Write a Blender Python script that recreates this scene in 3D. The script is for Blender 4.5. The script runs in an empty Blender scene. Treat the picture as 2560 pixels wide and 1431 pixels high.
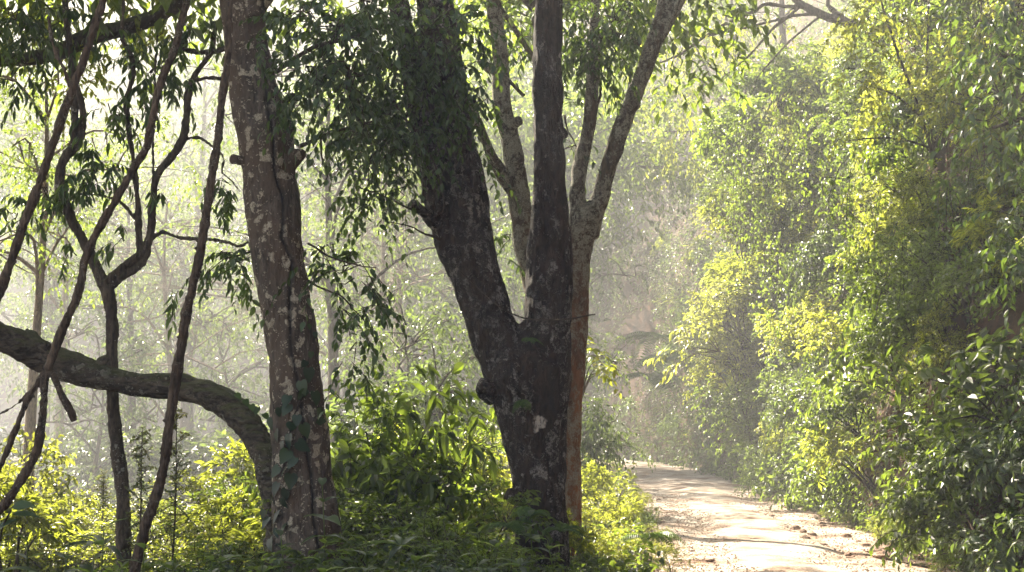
import bpy, math, random
import numpy as np
from mathutils import Vector, Matrix, noise

SC = bpy.context.scene
COL = SC.collection
R = math.radians
rng = np.random.default_rng(11)
random.seed(11)

# ------------------------------------------------------------------ camera
PITCH = R(5.54)
CAMZ = 1.6
F = 2560 * 50 / 36.0
cam_d = bpy.data.cameras.new('camera')
cam_d.lens = 50; cam_d.sensor_width = 36; cam_d.clip_end = 2000; cam_d.clip_start = 0.05
cam = bpy.data.objects.new('camera', cam_d); COL.objects.link(cam)
cam.location = (0, 0, CAMZ); cam.rotation_euler = (math.pi / 2 + PITCH, 0, 0)
SC.camera = cam

# ------------------------------------------------------------------ sky, sun, exposure
SUN_AZ, SUN_EL = -33.0, 37.0            # degrees left of the view axis, degrees up
w = bpy.data.worlds.new('World'); SC.world = w; w.use_nodes = True
nt = w.node_tree
sky = nt.nodes.new('ShaderNodeTexSky'); sky.sky_type = 'NISHITA'; sky.sun_disc = False
sky.sun_elevation = R(SUN_EL); sky.sun_rotation = R(SUN_AZ)
sky.air_density = 1.0; sky.dust_density = 2.0
bg = nt.nodes['Background']; bg.inputs['Strength'].default_value = 0.05
nt.links.new(sky.outputs[0], bg.inputs['Color'])
sl = bpy.data.lights.new('sun', 'SUN'); sl.energy = 5.0; sl.angle = R(0.53); sl.color = (1.0, 0.885, 0.71)
so = bpy.data.objects.new('sun', sl); COL.objects.link(so)
S = Vector((math.sin(R(SUN_AZ)) * math.cos(R(SUN_EL)), math.cos(R(SUN_AZ)) * math.cos(R(SUN_EL)), math.sin(R(SUN_EL))))
so.rotation_euler = S.to_track_quat('Z', 'Y').to_euler()
so.location = (-20, 30, 40)
vs = SC.view_settings
vs.view_transform = 'Standard'; vs.look = 'None'; vs.exposure = 3.0; vs.gamma = 1.0; vs.use_curve_mapping = False
HAZE_DENSITY = 0.0038
cy = SC.cycles
cy.use_denoising = True
try: cy.denoiser = 'OPENIMAGEDENOISE'
except Exception: pass
cy.max_bounces = 4; cy.diffuse_bounces = 2; cy.glossy_bounces = 1; cy.transmission_bounces = 2
cy.volume_bounces = 0; cy.transparent_max_bounces = 4
cy.caustics_reflective = False; cy.caustics_refractive = False
cy.sample_clamp_indirect = 6.0
cy.use_adaptive_sampling = True; cy.adaptive_threshold = 0.02

# ------------------------------------------------------------------ helpers
def P(px, py, Y):
    """world point seen at photo pixel (px, py) at depth Y metres"""
    cx = (px - 1280) / F; c = (715.5 - py) / F
    d = (cx, math.cos(PITCH) - c * math.sin(PITCH), math.sin(PITCH) + c * math.cos(PITCH))
    t = Y / d[1]
    return np.array((t * d[0], Y, CAMZ + t * d[2]))

def nrm(a):
    return a / np.maximum(np.linalg.norm(a, axis=-1, keepdims=True), 1e-9)

def make_mesh(name, V, T, tint=None, smooth=False, extra=None):
    me = bpy.data.meshes.new(name)
    V = np.ascontiguousarray(V, dtype=np.float32); T = np.ascontiguousarray(T, dtype=np.int32)
    me.vertices.add(len(V)); me.vertices.foreach_set('co', V.ravel())
    me.loops.add(T.size); me.loops.foreach_set('vertex_index', T.ravel())
    me.polygons.add(len(T)); me.polygons.foreach_set('loop_start', np.arange(0, T.size, T.shape[1], dtype=np.int32))
    me.polygons.foreach_set('use_smooth', np.full(len(T), smooth))
    if tint is not None:
        a = me.attributes.new('tint', 'FLOAT', 'POINT'); a.data.foreach_set('value', np.ascontiguousarray(tint, dtype=np.float32))
    for k, v in (extra or {}).items():
        a = me.attributes.new(k, 'FLOAT', 'POINT'); a.data.foreach_set('value', np.ascontiguousarray(v, dtype=np.float32))
    me.update(); me.validate()
    return me

class MB:
    """collects triangles"""
    def __init__(s): s.v = []; s.t = []; s.c = []; s.n = 0
    def add(s, V, T, tint=0.5):
        V = np.asarray(V, dtype=float).reshape(-1, 3)
        s.v.append(V); s.t.append(np.asarray(T).reshape(-1, 3) + s.n)
        s.c.append(np.broadcast_to(np.asarray(tint, dtype=float), (len(V),)).copy()); s.n += len(V)
        return s
    def arrays(s): return np.concatenate(s.v), np.concatenate(s.t), np.concatenate(s.c)
    def mesh(s, name, origin=(0, 0, 0), smooth=False):
        V, T, c = s.arrays()
        return make_mesh(name, V - np.asarray(origin), T, c, smooth)

def link(name, me, mat=None, parent=None, loc=None):
    o = bpy.data.objects.new(name, me); COL.objects.link(o)
    if me is not None and mat is not None and not me.materials: me.materials.append(mat)
    if parent is not None: o.parent = parent
    if loc is not None: o.location = loc
    return o

def tag(o, label=None, cat=None, group=None, kind=None):
    if label: o['label'] = label
    if cat: o['category'] = cat
    if group: o['group'] = group
    if kind: o['kind'] = kind
    return o

def thing(name, label, cat, loc=(0, 0, 0), group=None):
    o = bpy.data.objects.new(name, None); COL.objects.link(o)
    o.empty_display_size = 0.2
    o.location = loc
    return tag(o, label, cat, group)

def part(name, mb, mat, root, smooth=False, kind=None):
    o = link(name, mb.mesh(name, root.location, smooth), mat, root)
    if kind: o['kind'] = kind
    return o

def copy_thing(root, loc, rotz=0, scale=1.0, tilt=(0, 0)):
    r = root.copy(); COL.objects.link(r)
    r.location = loc; r.rotation_euler = (tilt[0], tilt[1], rotz); r.scale = (scale,) * 3 if np.isscalar(scale) else scale
    for ch in root.children:
        c = ch.copy(); COL.objects.link(c); c.parent = r
        for g in ch.children:
            d = g.copy(); COL.objects.link(d); d.parent = c
    return r

def catmull(pts, n):
    """pts (k,d) -> n samples of a Catmull-Rom curve through them, roughly even along its length"""
    p = np.asarray(pts, dtype=float)
    if len(p) == 2:
        t = np.linspace(0, 1, n)[:, None]; return p[0] * (1 - t) + p[1] * t
    q = np.vstack([2 * p[0] - p[1], p, 2 * p[-1] - p[-2]])
    seg = np.linalg.norm(np.diff(p[:, :3], axis=0), axis=1); cum = np.concatenate([[0], np.cumsum(seg)])
    u = np.linspace(0, cum[-1], n)
    i = np.clip(np.searchsorted(cum, u, side='right') - 1, 0, len(p) - 2)
    t = ((u - cum[i]) / np.maximum(seg[i], 1e-9))[:, None]
    a, b, c, d = q[i], q[i + 1], q[i + 2], q[i + 3]
    return 0.5 * ((2 * b) + (c - a) * t + (2 * a - 5 * b + 4 * c - d) * t ** 2 + (3 * b - a - 3 * c + d) * t ** 3)

def tube(path, rad, seg=8, cap=True, wob=0.0):
    path = np.asarray(path, dtype=float); n = len(path)
    rad = np.broadcast_to(np.asarray(rad, dtype=float), (n,))
    tan = nrm(np.gradient(path, axis=0))
    ref = np.array([0.0, 1.0, 0.0]) if abs(tan[0][1]) < 0.9 else np.array([1.0, 0, 0])
    N = np.zeros_like(path); b = np.cross(tan[0], ref); b /= np.linalg.norm(b); N[0] = b
    for i in range(1, n):
        v = N[i - 1] - tan[i] * np.dot(N[i - 1], tan[i]); N[i] = v / max(np.linalg.norm(v), 1e-9)
    Bn = np.cross(tan, N)
    a = np.linspace(0, 2 * math.pi, seg, endpoint=False)
    rr = rad[:, None] * (1 + (wob * rng.normal(size=(n, seg)) if wob else 0))
    V = path[:, None] + rr[..., None] * (np.cos(a)[None, :, None] * N[:, None] + np.sin(a)[None, :, None] * Bn[:, None])
    V = V.reshape(-1, 3)
    i = np.arange(n - 1)[:, None] * seg; j = np.arange(seg)[None]; k = (j + 1) % seg
    A = i + j; B_ = i + k; C = i + seg + k; D = i + seg + j
    T = np.concatenate([np.stack([A, B_, C], -1).reshape(-1, 3), np.stack([A, C, D], -1).reshape(-1, 3)])
    if cap:
        V = np.vstack([V, path[0], path[-1]]); m = n * seg
        e0 = np.stack([np.full(seg, m), (np.arange(seg) + 1) % seg, np.arange(seg)], -1)
        base = (n - 1) * seg
        e1 = np.stack([np.full(seg, m + 1), base + np.arange(seg), base + (np.arange(seg) + 1) % seg], -1)
        T = np.vstack([T, e0, e1])
    return V, T

def pxpath(pts, Y, n=None, dy=None):
    """pts: (px, py, width_px[, depth]) -> (path, radius) in the world"""
    out = []
    for q in pts:
        y = q[3] if len(q) > 3 else Y
        p = P(q[0], q[1], y); out.append((*p, q[2] * y / F / 2))
    out = np.array(out)
    L = np.linalg.norm(np.diff(out[:, :3], axis=0), axis=1).sum()
    s = catmull(out, n or max(6, int(L / 0.06)))
    return s[:, :3], np.maximum(s[:, 3], 0.002)

# ------------------------------------------------------------------ leaves
def tpl_mid():
    V = [(0, 0, 0), (.5, .30, .16), (.42, .62, .10), (0, 1, -.10), (-.42, .62, .10), (-.5, .30, .16)]
    T = [(0, 1, 2), (0, 2, 3), (0, 3, 4), (0, 4, 5)]
    return np.array(V), np.array(T)
def tpl_low():
    V = [(0, 0, 0), (.5, .45, .14), (0, 1, -.10), (-.5, .45, .14)]
    return np.array(V), np.array([(0, 1, 2), (0, 2, 3)])
def tpl_fine():
    V = [(0, 0, 0), (.36, .16, .07), (.50, .36, .11), (.40, .62, .06), (.17, .84, -.06), (0, 1, -.20),
         (-.17, .84, -.06), (-.40, .62, .06), (-.50, .36, .11), (-.36, .16, .07),
         (0, .16, .03), (0, .36, .05), (0, .62, .0), (0, .84, -.10)]
    T = [(0, 1, 10), (10, 1, 2), (10, 2, 11), (11, 2, 3), (11, 3, 12), (12, 3, 4), (12, 4, 13), (13, 4, 5),
         (0, 10, 9), (10, 8, 9), (10, 11, 8), (11, 7, 8), (11, 12, 7), (12, 6, 7), (12, 13, 6), (13, 5, 6)]
    return np.array(V), np.array(T)
def tpl_heart():
    o = [(0, 0), (.20, -.10), (.40, -.04), (.52, .14), (.50, .36), (.36, .60), (.17, .82), (0, 1.0)]
    V = [(x, y, .10 * abs(x) - .22 * y * y) for x, y in o] + [(-x, y, .10 * abs(x) - .22 * y * y) for x, y in o[1:-1]]
    V += [(0, .25, -.03), (0, .6, -.10)]
    ring = [0, 1, 2, 3, 4, 5, 6, 7]; l = [0, 8, 9, 10, 11, 12, 13, 7]
    T = [(0, 1, 14), (1, 2, 14), (2, 3, 14), (3, 4, 14), (4, 15, 14), (4, 5, 15), (5, 6, 15), (6, 7, 15),
         (0, 14, 8), (8, 14, 9), (9, 14, 10), (10, 14, 11), (11, 14, 15), (11, 15, 12), (12, 15, 13), (13, 15, 7)]
    return np.array(V), np.array(T)
TPL = {'mid': tpl_mid(), 'low': tpl_low(), 'fine': tpl_fine(), 'heart': tpl_heart()}

class Leaves:
    """arrays of leaves: position, axis, normal, length, width, tint"""
    def __init__(s): s.p = []; s.a = []; s.n = []; s.L = []; s.W = []; s.c = []
    def add(s, p, a, n, L, W, c):
        p = np.atleast_2d(p); k = len(p)
        s.p.append(p); s.a.append(np.broadcast_to(a, (k, 3))); s.n.append(np.broadcast_to(n, (k, 3)))
        s.L.append(np.broadcast_to(L, (k,))); s.W.append(np.broadcast_to(W, (k,))); s.c.append(np.broadcast_to(c, (k,)))
    def cat(s):
        if not s.p: return (np.zeros((0, 3)),) * 3 + (np.zeros(0),) * 3
        return tuple(np.concatenate(x) for x in (s.p, s.a, s.n, s.L, s.W, s.c))
    def __len__(s): return sum(len(x) for x in s.p)

def frames(a, n):
    a = nrm(a); n = n - a * np.sum(a * n, -1, keepdims=True); n = nrm(n + 1e-6)
    return a, n, np.cross(a, n)

def leaf_tris(arr, kind='mid'):
    p, a, n, L, W, c = arr
    a, n, b = frames(a, n)
    V0, T0 = TPL[kind]
    V = (p[:, None] + b[:, None] * (V0[None, :, 0:1] * W[:, None, None]) + a[:, None] * (V0[None, :, 1:2] * L[:, None, None])
         + n[:, None] * (V0[None, :, 2:3] * np.where(V0[:, 2] > 0, W[:, None], L[:, None])[..., None]))
    k = len(V0)
    T = T0[None] + (np.arange(len(p)) * k)[:, None, None]
    return V.reshape(-1, 3), T.reshape(-1, 3), np.repeat(c, k)

LEAF_MESH = {}
def leaf_objects(arr, root, mat, kind='fine', name='leaf', aspect=0.5):
    """each leaf an object of its own, sharing four meshes that differ in tint"""
    p, a, n, L, W, c = arr
    a, n, b = frames(a, n)
    org = np.array(root.location)
    V0, T0 = TPL[kind]
    out = []
    for i in range(len(p)):
        q = min(3, int(c[i] * 4)); key = (kind, mat.name, q)
        if key not in LEAF_MESH:
            V = V0 * np.array((1, 1, 1)); V = V.copy(); 
            me = make_mesh('leaf_blade', V, T0, np.full(len(V), q / 4 + .125), True); me.materials.append(mat); LEAF_MESH[key] = me
        o = bpy.data.objects.new(name, LEAF_MESH[key]); COL.objects.link(o); o.parent = root
        M = Matrix.Identity(4)
        for r in range(3):
            M[r][0] = b[i][r] * W[i]; M[r][1] = a[i][r] * L[i]; M[r][2] = n[i][r] * (W[i] * .5 + L[i] * .5); M[r][3] = p[i][r] - org[r]
        o.matrix_basis = M
        out.append(o)
    return out

UP = np.array((0, 0, 1.0))
def spray(lv, tw, start, d, length, n, L, W, droop=.35, bend=.35, tint=(.2, .8), r0=.004, up=.8, jit=.28, pair=False, fork=.55):
    """a twig that bends down and carries n leaves"""
    d = d / np.linalg.norm(d)
    k = 5
    t = np.linspace(0, 1, k)[:, None]
    path = start + d * length * t + np.array((0, 0, -1.0)) * bend * length * t ** 2 + rng.normal(size=(k, 3)) * .02 * length * t
    if tw is not None: tw.add(*tube(path, np.linspace(r0, r0 * .35, k), 3, cap=False))
    u = np.linspace(.18, 1.0, n)
    if pair: u = np.repeat(u[::2], 2)[:n]
    idx = u * (k - 1); i0 = np.minimum(idx.astype(int), k - 2); fr = (idx - i0)[:, None]
    pos = path[i0] * (1 - fr) + path[i0 + 1] * fr
    tan = nrm(path[i0 + 1] - path[i0])
    side = nrm(np.cross(tan, UP) + 1e-5)
    sg = np.where(np.arange(n) % 2 == 0, 1.0, -1.0)[:, None]
    last = (np.arange(n) == n - 1)[:, None]
    ax = tan * fork + side * sg * np.where(last, .1, .85) + np.array((0, 0, -droop)) + rng.normal(size=(n, 3)) * jit
    nn = UP * up + rng.normal(size=(n, 3)) * jit + tan * .15
    sc = rng.uniform(.75, 1.15, n)
    lv.add(pos, ax, nn, L * sc, W * sc, rng.uniform(tint[0], tint[1], n))
    return path

def rand_dirs(n, up=.0):
    v = rng.normal(size=(n, 3)); v[:, 2] += up
    return nrm(v)

def sub(arr, m): return tuple(x[m] for x in arr)

def split_near(arr, k, inframe=True):
    """the k leaves that show largest from the camera, and the rest"""
    p = arr[0]
    d = p[:, 1].copy()
    if inframe:
        yy = p[:, 1] * math.cos(PITCH) + (p[:, 2] - CAMZ) * math.sin(PITCH)
        zz = -p[:, 1] * math.sin(PITCH) + (p[:, 2] - CAMZ) * math.cos(PITCH)
        px = p[:, 0] / yy * F; py = zz / yy * F
        out = (np.abs(px) > 1280) | (np.abs(py) > 715)
        d = d / np.maximum(arr[3], .01) * .08 + out * 1e6
    o = np.argsort(d); m = np.zeros(len(p), bool); m[o[:k]] = True
    if inframe: m &= d < 1e5
    return sub(arr, m), sub(arr, ~m)

# ------------------------------------------------------------------ materials
def mat_new(name):
    m = bpy.data.materials.new(name); m.use_nodes = True
    nt = m.node_tree; nt.nodes.clear()
    return m, nt
def N(nt, t, **kw):
    n = nt.nodes.new(t)
    for k, v in kw.items():
        if k in n.inputs.keys() if hasattr(n.inputs, 'keys') else False: n.inputs[k].default_value = v
        else: setattr(n, k, v)
    return n
def ramp(nt, fac, stops):
    r = nt.nodes.new('ShaderNodeValToRGB'); e = r.color_ramp.elements
    while len(e) < len(stops): e.new(.5)
    for i, (p, c) in enumerate(stops): e[i].position = p; e[i].color = (*c, 1) if len(c) == 3 else c
    nt.links.new(fac, r.inputs[0]); return r.outputs[0]
def mixc(nt, fac, a, b, typ='MIX'):
    m = nt.nodes.new('ShaderNodeMix'); m.data_type = 'RGBA'; m.blend_type = typ
    for sock, v in ((m.inputs[0], fac), (m.inputs[6], a), (m.inputs[7], b)):
        if isinstance(v, bpy.types.NodeSocket): nt.links.new(v, sock)
        elif np.isscalar(v): sock.default_value = v
        else: sock.default_value = (*v, 1)
    return m.outputs[2]
def math_(nt, op, a, b=None, clamp=False):
    m = nt.nodes.new('ShaderNodeMath'); m.operation = op; m.use_clamp = clamp
    for i, v in enumerate((a, b)):
        if v is None: continue
        if isinstance(v, bpy.types.NodeSocket): nt.links.new(v, m.inputs[i])
        else: m.inputs[i].default_value = v
    return m.outputs[0]
def noise_t(nt, vec, scale, detail=4, rough=.55):
    n = nt.nodes.new('ShaderNodeTexNoise'); n.inputs['Scale'].default_value = scale; n.inputs['Detail'].default_value = detail
    n.inputs['Roughness'].default_value = rough
    if vec is not None: nt.links.new(vec, n.inputs['Vector'])
    return n.outputs['Fac']
def mapping(nt, vec, scale=(1, 1, 1), loc=(0, 0, 0)):
    m = nt.nodes.new('ShaderNodeMapping'); m.inputs['Scale'].default_value = scale; m.inputs['Location'].default_value = loc
    nt.links.new(vec, m.inputs['Vector']); return m.outputs[0]

def leaf_mat(name, dark, mid, light, trans, tfac=.45, rough=.38, spec=.5, stray=None):
    m, nt = mat_new(name)
    at = nt.nodes.new('ShaderNodeAttribute'); at.attribute_name = 'tint'
    oi = nt.nodes.new('ShaderNodeObjectInfo')
    f = math_(nt, 'ADD', at.outputs['Fac'], math_(nt, 'MULTIPLY', math_(nt, 'SUBTRACT', oi.outputs['Random'], .5), .35), True)
    stops = [(0, dark), (.5, mid), (.93, light)]
    if stray: stops.append((.985, stray))
    col = ramp(nt, f, stops)
    tcol = ramp(nt, f, [(0, tuple(x * .55 for x in trans)), (.6, trans), (1, tuple(min(1, x * 1.45) for x in trans))])
    pr = nt.nodes.new('ShaderNodeBsdfPrincipled'); pr.inputs['Roughness'].default_value = rough; pr.inputs['Specular IOR Level'].default_value = spec
    nt.links.new(col, pr.inputs['Base Color'])
    tr = nt.nodes.new('ShaderNodeBsdfTranslucent'); nt.links.new(tcol, tr.inputs['Color'])
    mx = nt.nodes.new('ShaderNodeMixShader'); mx.inputs[0].default_value = tfac
    nt.links.new(pr.outputs[0], mx.inputs[1]); nt.links.new(tr.outputs[0], mx.inputs[2])
    out = nt.nodes.new('ShaderNodeOutputMaterial'); nt.links.new(mx.outputs[0], out.inputs[0])
    return m

def bark_mat(name, c1, c2, c3, lichen=(.55, .52, .42), lich=.5, moss=0.0, spots=(), lscale=5.0, bump=.6, crack=False, redden=None, rz=None, stretch=(1, 1, .28), ragged=False, lth=.66):
    m, nt = mat_new(name)
    g = nt.nodes.new('ShaderNodeNewGeometry'); pos = g.outputs['Position']
    st = mapping(nt, pos, stretch)
    n1 = noise_t(nt, st, 9, 6, .65); n2 = noise_t(nt, st, 38, 4, .6); n3 = noise_t(nt, pos, 2.2, 3)
    col = ramp(nt, n1, [(.30, c1), (.52, c2), (.74, c3)])
    col = mixc(nt, math_(nt, 'MULTIPLY', ramp(nt, n2, [(.38, (1, 1, 1)), (.56, (0, 0, 0))]), .75), col, tuple(x * .35 for x in c1))  # dark streaks in the grain also paint crevice shade into the bark
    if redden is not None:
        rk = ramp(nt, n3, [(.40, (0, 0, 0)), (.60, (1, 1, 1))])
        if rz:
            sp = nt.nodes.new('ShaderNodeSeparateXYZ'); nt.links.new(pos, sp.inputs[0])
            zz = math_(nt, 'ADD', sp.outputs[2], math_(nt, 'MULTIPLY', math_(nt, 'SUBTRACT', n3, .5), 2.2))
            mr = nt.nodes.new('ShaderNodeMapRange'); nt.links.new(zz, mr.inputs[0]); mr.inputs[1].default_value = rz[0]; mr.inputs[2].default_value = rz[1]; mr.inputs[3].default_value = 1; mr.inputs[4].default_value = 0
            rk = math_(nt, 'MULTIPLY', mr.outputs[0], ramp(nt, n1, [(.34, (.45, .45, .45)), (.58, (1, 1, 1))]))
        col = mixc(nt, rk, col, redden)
    # crustose lichen: ragged pale patches in drifts
    def vadd(v, scale, amp):
        n = nt.nodes.new('ShaderNodeTexNoise'); n.inputs['Scale'].default_value = scale; n.inputs['Detail'].default_value = 3; nt.links.new(pos, n.inputs['Vector'])
        sb = nt.nodes.new('ShaderNodeVectorMath'); sb.operation = 'SUBTRACT'; nt.links.new(n.outputs['Color'], sb.inputs[0]); sb.inputs[1].default_value = (.5, .5, .5)
        ml = nt.nodes.new('ShaderNodeVectorMath'); ml.operation = 'SCALE'; nt.links.new(sb.outputs[0], ml.inputs[0]); ml.inputs['Scale'].default_value = amp
        ad = nt.nodes.new('ShaderNodeVectorMath'); ad.operation = 'ADD'; nt.links.new(v, ad.inputs[0]); nt.links.new(ml.outputs[0], ad.inputs[1]); return ad.outputs[0]
    pd = vadd(vadd(pos, 8, .22), 42, .06)
    drift = noise_t(nt, mapping(nt, pos, tuple(.35 + .65 * q for q in stretch)), 2.6, 4, .65)
    dr = ramp(nt, drift, [(.62 - .34 * lich, (0, 0, 0)), (.80 - .34 * lich, (1, 1, 1))])
    if ragged:
        fb = noise_t(nt, mapping(nt, pd, tuple(.3 + .7 * q for q in stretch)), lscale * 1.6, 8, .75)
        k = math_(nt, 'MULTIPLY', math_(nt, 'SUBTRACT', math_(nt, 'ADD', fb, math_(nt, 'MULTIPLY', dr, .16)), lth), 16, True)
    else:
        vo = nt.nodes.new('ShaderNodeTexVoronoi'); vo.inputs['Scale'].default_value = lscale * 1.7; nt.links.new(pd, vo.inputs['Vector'])
        vo2 = nt.nodes.new('ShaderNodeTexVoronoi'); vo2.inputs['Scale'].default_value = lscale * 5.2; nt.links.new(pd, vo2.inputs['Vector'])
        k1 = math_(nt, 'MULTIPLY', math_(nt, 'SUBTRACT', math_(nt, 'MULTIPLY', dr, .34), vo.outputs['Distance']), 16, True)
        k2 = math_(nt, 'MULTIPLY', math_(nt, 'SUBTRACT', math_(nt, 'MULTIPLY', dr, .29), vo2.outputs['Distance']), 13, True)
        k = math_(nt, 'MAXIMUM', k1, k2)
    grain = ramp(nt, noise_t(nt, pos, 70, 4, .7), [(.36, (.30, .30, .30)), (.56, (1, 1, 1))])
    k = math_(nt, 'MULTIPLY', k, grain)
    for (sx, sy, sz, sr) in spots:
        d = nt.nodes.new('ShaderNodeVectorMath'); d.operation = 'DISTANCE'; nt.links.new(pd, d.inputs[0])
        d.inputs[1].default_value = (sx, sy, sz)
        kk = math_(nt, 'MULTIPLY', math_(nt, 'SUBTRACT', sr, d.outputs['Value']), 40, True)
        k = math_(nt, 'MAXIMUM', k, math_(nt, 'MULTIPLY', kk, ramp(nt, n2, [(.34, (.15, .15, .15)), (.46, (1, 1, 1))])))
    col = mixc(nt, math_(nt, 'MULTIPLY', k, .85), col, lichen)
    if moss:
        sep = nt.nodes.new('ShaderNodeSeparateXYZ'); nt.links.new(g.outputs['Normal'], sep.inputs[0])
        mk = math_(nt, 'MULTIPLY', math_(nt, 'ADD', sep.outputs[2], math_(nt, 'SUBTRACT', noise_t(nt, pos, 5, 4), .62)), 2.2, True)
        col = mixc(nt, math_(nt, 'MULTIPLY', mk, moss), col, (.085, .095, .026))
    if crack:
        at = nt.nodes.new('ShaderNodeAttribute'); at.attribute_name = 'crack'
        col = mixc(nt, math_(nt, 'MULTIPLY', at.outputs['Fac'], .92), col, (.008, .006, .005))  # crack darkened in colour, painting groove shade over dark wood
    pr = nt.nodes.new('ShaderNodeBsdfPrincipled'); pr.inputs['Roughness'].default_value = .88; pr.inputs['Specular IOR Level'].default_value = .25
    nt.links.new(col, pr.inputs['Base Color'])
    bp = nt.nodes.new('ShaderNodeBump'); bp.inputs['Strength'].default_value = bump; bp.inputs['Distance'].default_value = .045
    h = math_(nt, 'ADD', math_(nt, 'ADD', n1, math_(nt, 'MULTIPLY', n2, .7)), math_(nt, 'MULTIPLY', k, .3))
    nt.links.new(h, bp.inputs['Height']); nt.links.new(bp.outputs[0], pr.inputs['Normal'])
    out = nt.nodes.new('ShaderNodeOutputMaterial'); nt.links.new(pr.outputs[0], out.inputs[0])
    return m

def soil_mat(name, stops, scale=1.5, bump=.5, fine=40, spots=None, finec=.35):
    m, nt = mat_new(name)
    g = nt.nodes.new('ShaderNodeNewGeometry'); pos = g.outputs['Position']
    n1 = noise_t(nt, pos, scale, 6, .62); n2 = noise_t(nt, pos, fine, 4, .65)
    col = ramp(nt, n1, stops)
    dk = ramp(nt, n2, [(.36, (finec, finec, finec)), (.56, (1, 1, 1))])
    col = mixc(nt, 1.0, col, dk, 'MULTIPLY')
    if spots:
        v = nt.nodes.new('ShaderNodeTexVoronoi'); v.inputs['Scale'].default_value = spots[0]; nt.links.new(pos, v.inputs['Vector'])
        col = mixc(nt, ramp(nt, v.outputs['Distance'], [(.12, (1, 1, 1)), (.24, (0, 0, 0))]), col, spots[1])
    pr = nt.nodes.new('ShaderNodeBsdfPrincipled'); pr.inputs['Roughness'].default_value = .92; pr.inputs['Specular IOR Level'].default_value = .2
    nt.links.new(col, pr.inputs['Base Color'])
    bp = nt.nodes.new('ShaderNodeBump'); bp.inputs['Strength'].default_value = bump; bp.inputs['Distance'].default_value = .03
    nt.links.new(math_(nt, 'ADD', n1, n2), bp.inputs['Height']); nt.links.new(bp.outputs[0], pr.inputs['Normal'])
    out = nt.nodes.new('ShaderNodeOutputMaterial'); nt.links.new(pr.outputs[0], out.inputs[0])
    return m

M = {}
M['leaf_dark'] = leaf_mat('leaf_dark', (.016, .034, .013), (.032, .064, .021), (.062, .100, .030), (.16, .25, .03), .42, .36, .45)
M['leaf_vine'] = leaf_mat('leaf_vine', (.010, .024, .012), (.016, .036, .016), (.030, .055, .022), (.08, .14, .02), .3, .42, .45)
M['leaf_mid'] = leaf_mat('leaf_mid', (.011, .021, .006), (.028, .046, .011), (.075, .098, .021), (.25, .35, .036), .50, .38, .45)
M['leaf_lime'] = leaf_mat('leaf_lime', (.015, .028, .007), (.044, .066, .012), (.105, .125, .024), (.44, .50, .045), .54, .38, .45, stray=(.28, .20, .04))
M['leaf_yellow'] = leaf_mat('leaf_yellow', (.026, .040, .009), (.062, .086, .017), (.13, .145, .028), (.46, .50, .055), .54, .40, .45, stray=(.33, .22, .04))
M['leaf_grey'] = leaf_mat('leaf_grey', (.019, .032, .015), (.038, .060, .026), (.080, .108, .046), (.18, .26, .04), .40, .38, .55)
M['leaf_dry'] = leaf_mat('leaf_dry', (.10, .05, .02), (.20, .11, .04), (.30, .20, .09), (.25, .13, .03), .3, .6)
M['leaf_red'] = leaf_mat('leaf_red', (.015, .032, .010), (.035, .060, .016), (.16, .08, .04), (.22, .26, .05), .45, .4)
M['leaf_fern'] = leaf_mat('leaf_fern', (.020, .050, .014), (.040, .085, .020), (.08, .12, .025), (.20, .32, .03), .45, .5)
M['twig'] = bark_mat('twig_bark', (.030, .020, .012), (.055, .038, .024), (.09, .065, .04), lich=.2, bump=.2)
M['ground'] = soil_mat('ground_litter', [(.3, (.035, .024, .014)), (.5, (.075, .048, .026)), (.72, (.13, .085, .045))], 2.0, .6)
M['bank'] = soil_mat('bank_earth', [(.30, (.030, .019, .012)), (.5, (.070, .038, .020)), (.72, (.145, .068, .030))], 2.2, 1.0)
M['road'] = soil_mat('road_dirt', [(.33, (.21, .12, .08)), (.43, (.36, .26, .19)), (.52, (.50, .41, .33)), (.66, (.62, .54, .46))], 1.3, .9, 45, finec=.40)
M['stone'] = soil_mat('stone_rock', [(.3, (.16, .10, .07)), (.5, (.30, .20, .14)), (.75, (.42, .33, .25))], 7, .5)
M['pale_bark'] = bark_mat('pale_bark', (.14, .10, .07), (.24, .18, .12), (.34, .27, .19), lich=.3)
M['far_bark'] = bark_mat('far_bark', (.05, .035, .024), (.09, .065, .045), (.14, .105, .07), lich=.35)
M['moss_bark'] = bark_mat('mossy_bark', (.030, .022, .014), (.065, .050, .030), (.11, .085, .05), lich=.35, moss=.8)

# ------------------------------------------------------------------ the lie of the land
ROAD_C = np.array([(2.2, -12), (2.45, 0), (2.75, 8), (3.05, 15), (3.70, 23), (4.18, 30), (4.65, 40), (4.85, 48), (4.60, 56), (3.6, 63), (1.2, 69), (-4, 74), (-14, 79), (-30, 84)], float)
BANK = np.array([(4.0, -12), (4.6, 0), (4.8, 8), (5.02, 15), (5.48, 23), (5.95, 30), (6.35, 40), (6.6, 50), (6.3, 58), (5.2, 66), (2.6, 72.5), (-3.5, 78), (-13, 83.5), (-30, 89), (-60, 96), (-110, 104)], float)
def road_x(y): return np.interp(y, ROAD_C[:10, 1], ROAD_C[:10, 0])
def gz(x, y):
    x = np.asarray(x, float); y = np.asarray(y, float)
    dl = np.maximum(0, road_x(y) - 1.5 - x)
    fall = np.where(dl < 3, -.05 * dl, -.15 - .10 * (dl - 3))
    fall = np.maximum(fall, -3.2)
    fall = fall * np.clip((78 - y) / 20, 0, 1)
    b = .06 * np.sin(x * 1.7 + y * .6) + .05 * np.sin(x * .9 - y * 1.3)
    return fall + b * np.clip(dl, 0, 1) - .02 * np.clip(dl, 0, .5)

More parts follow.
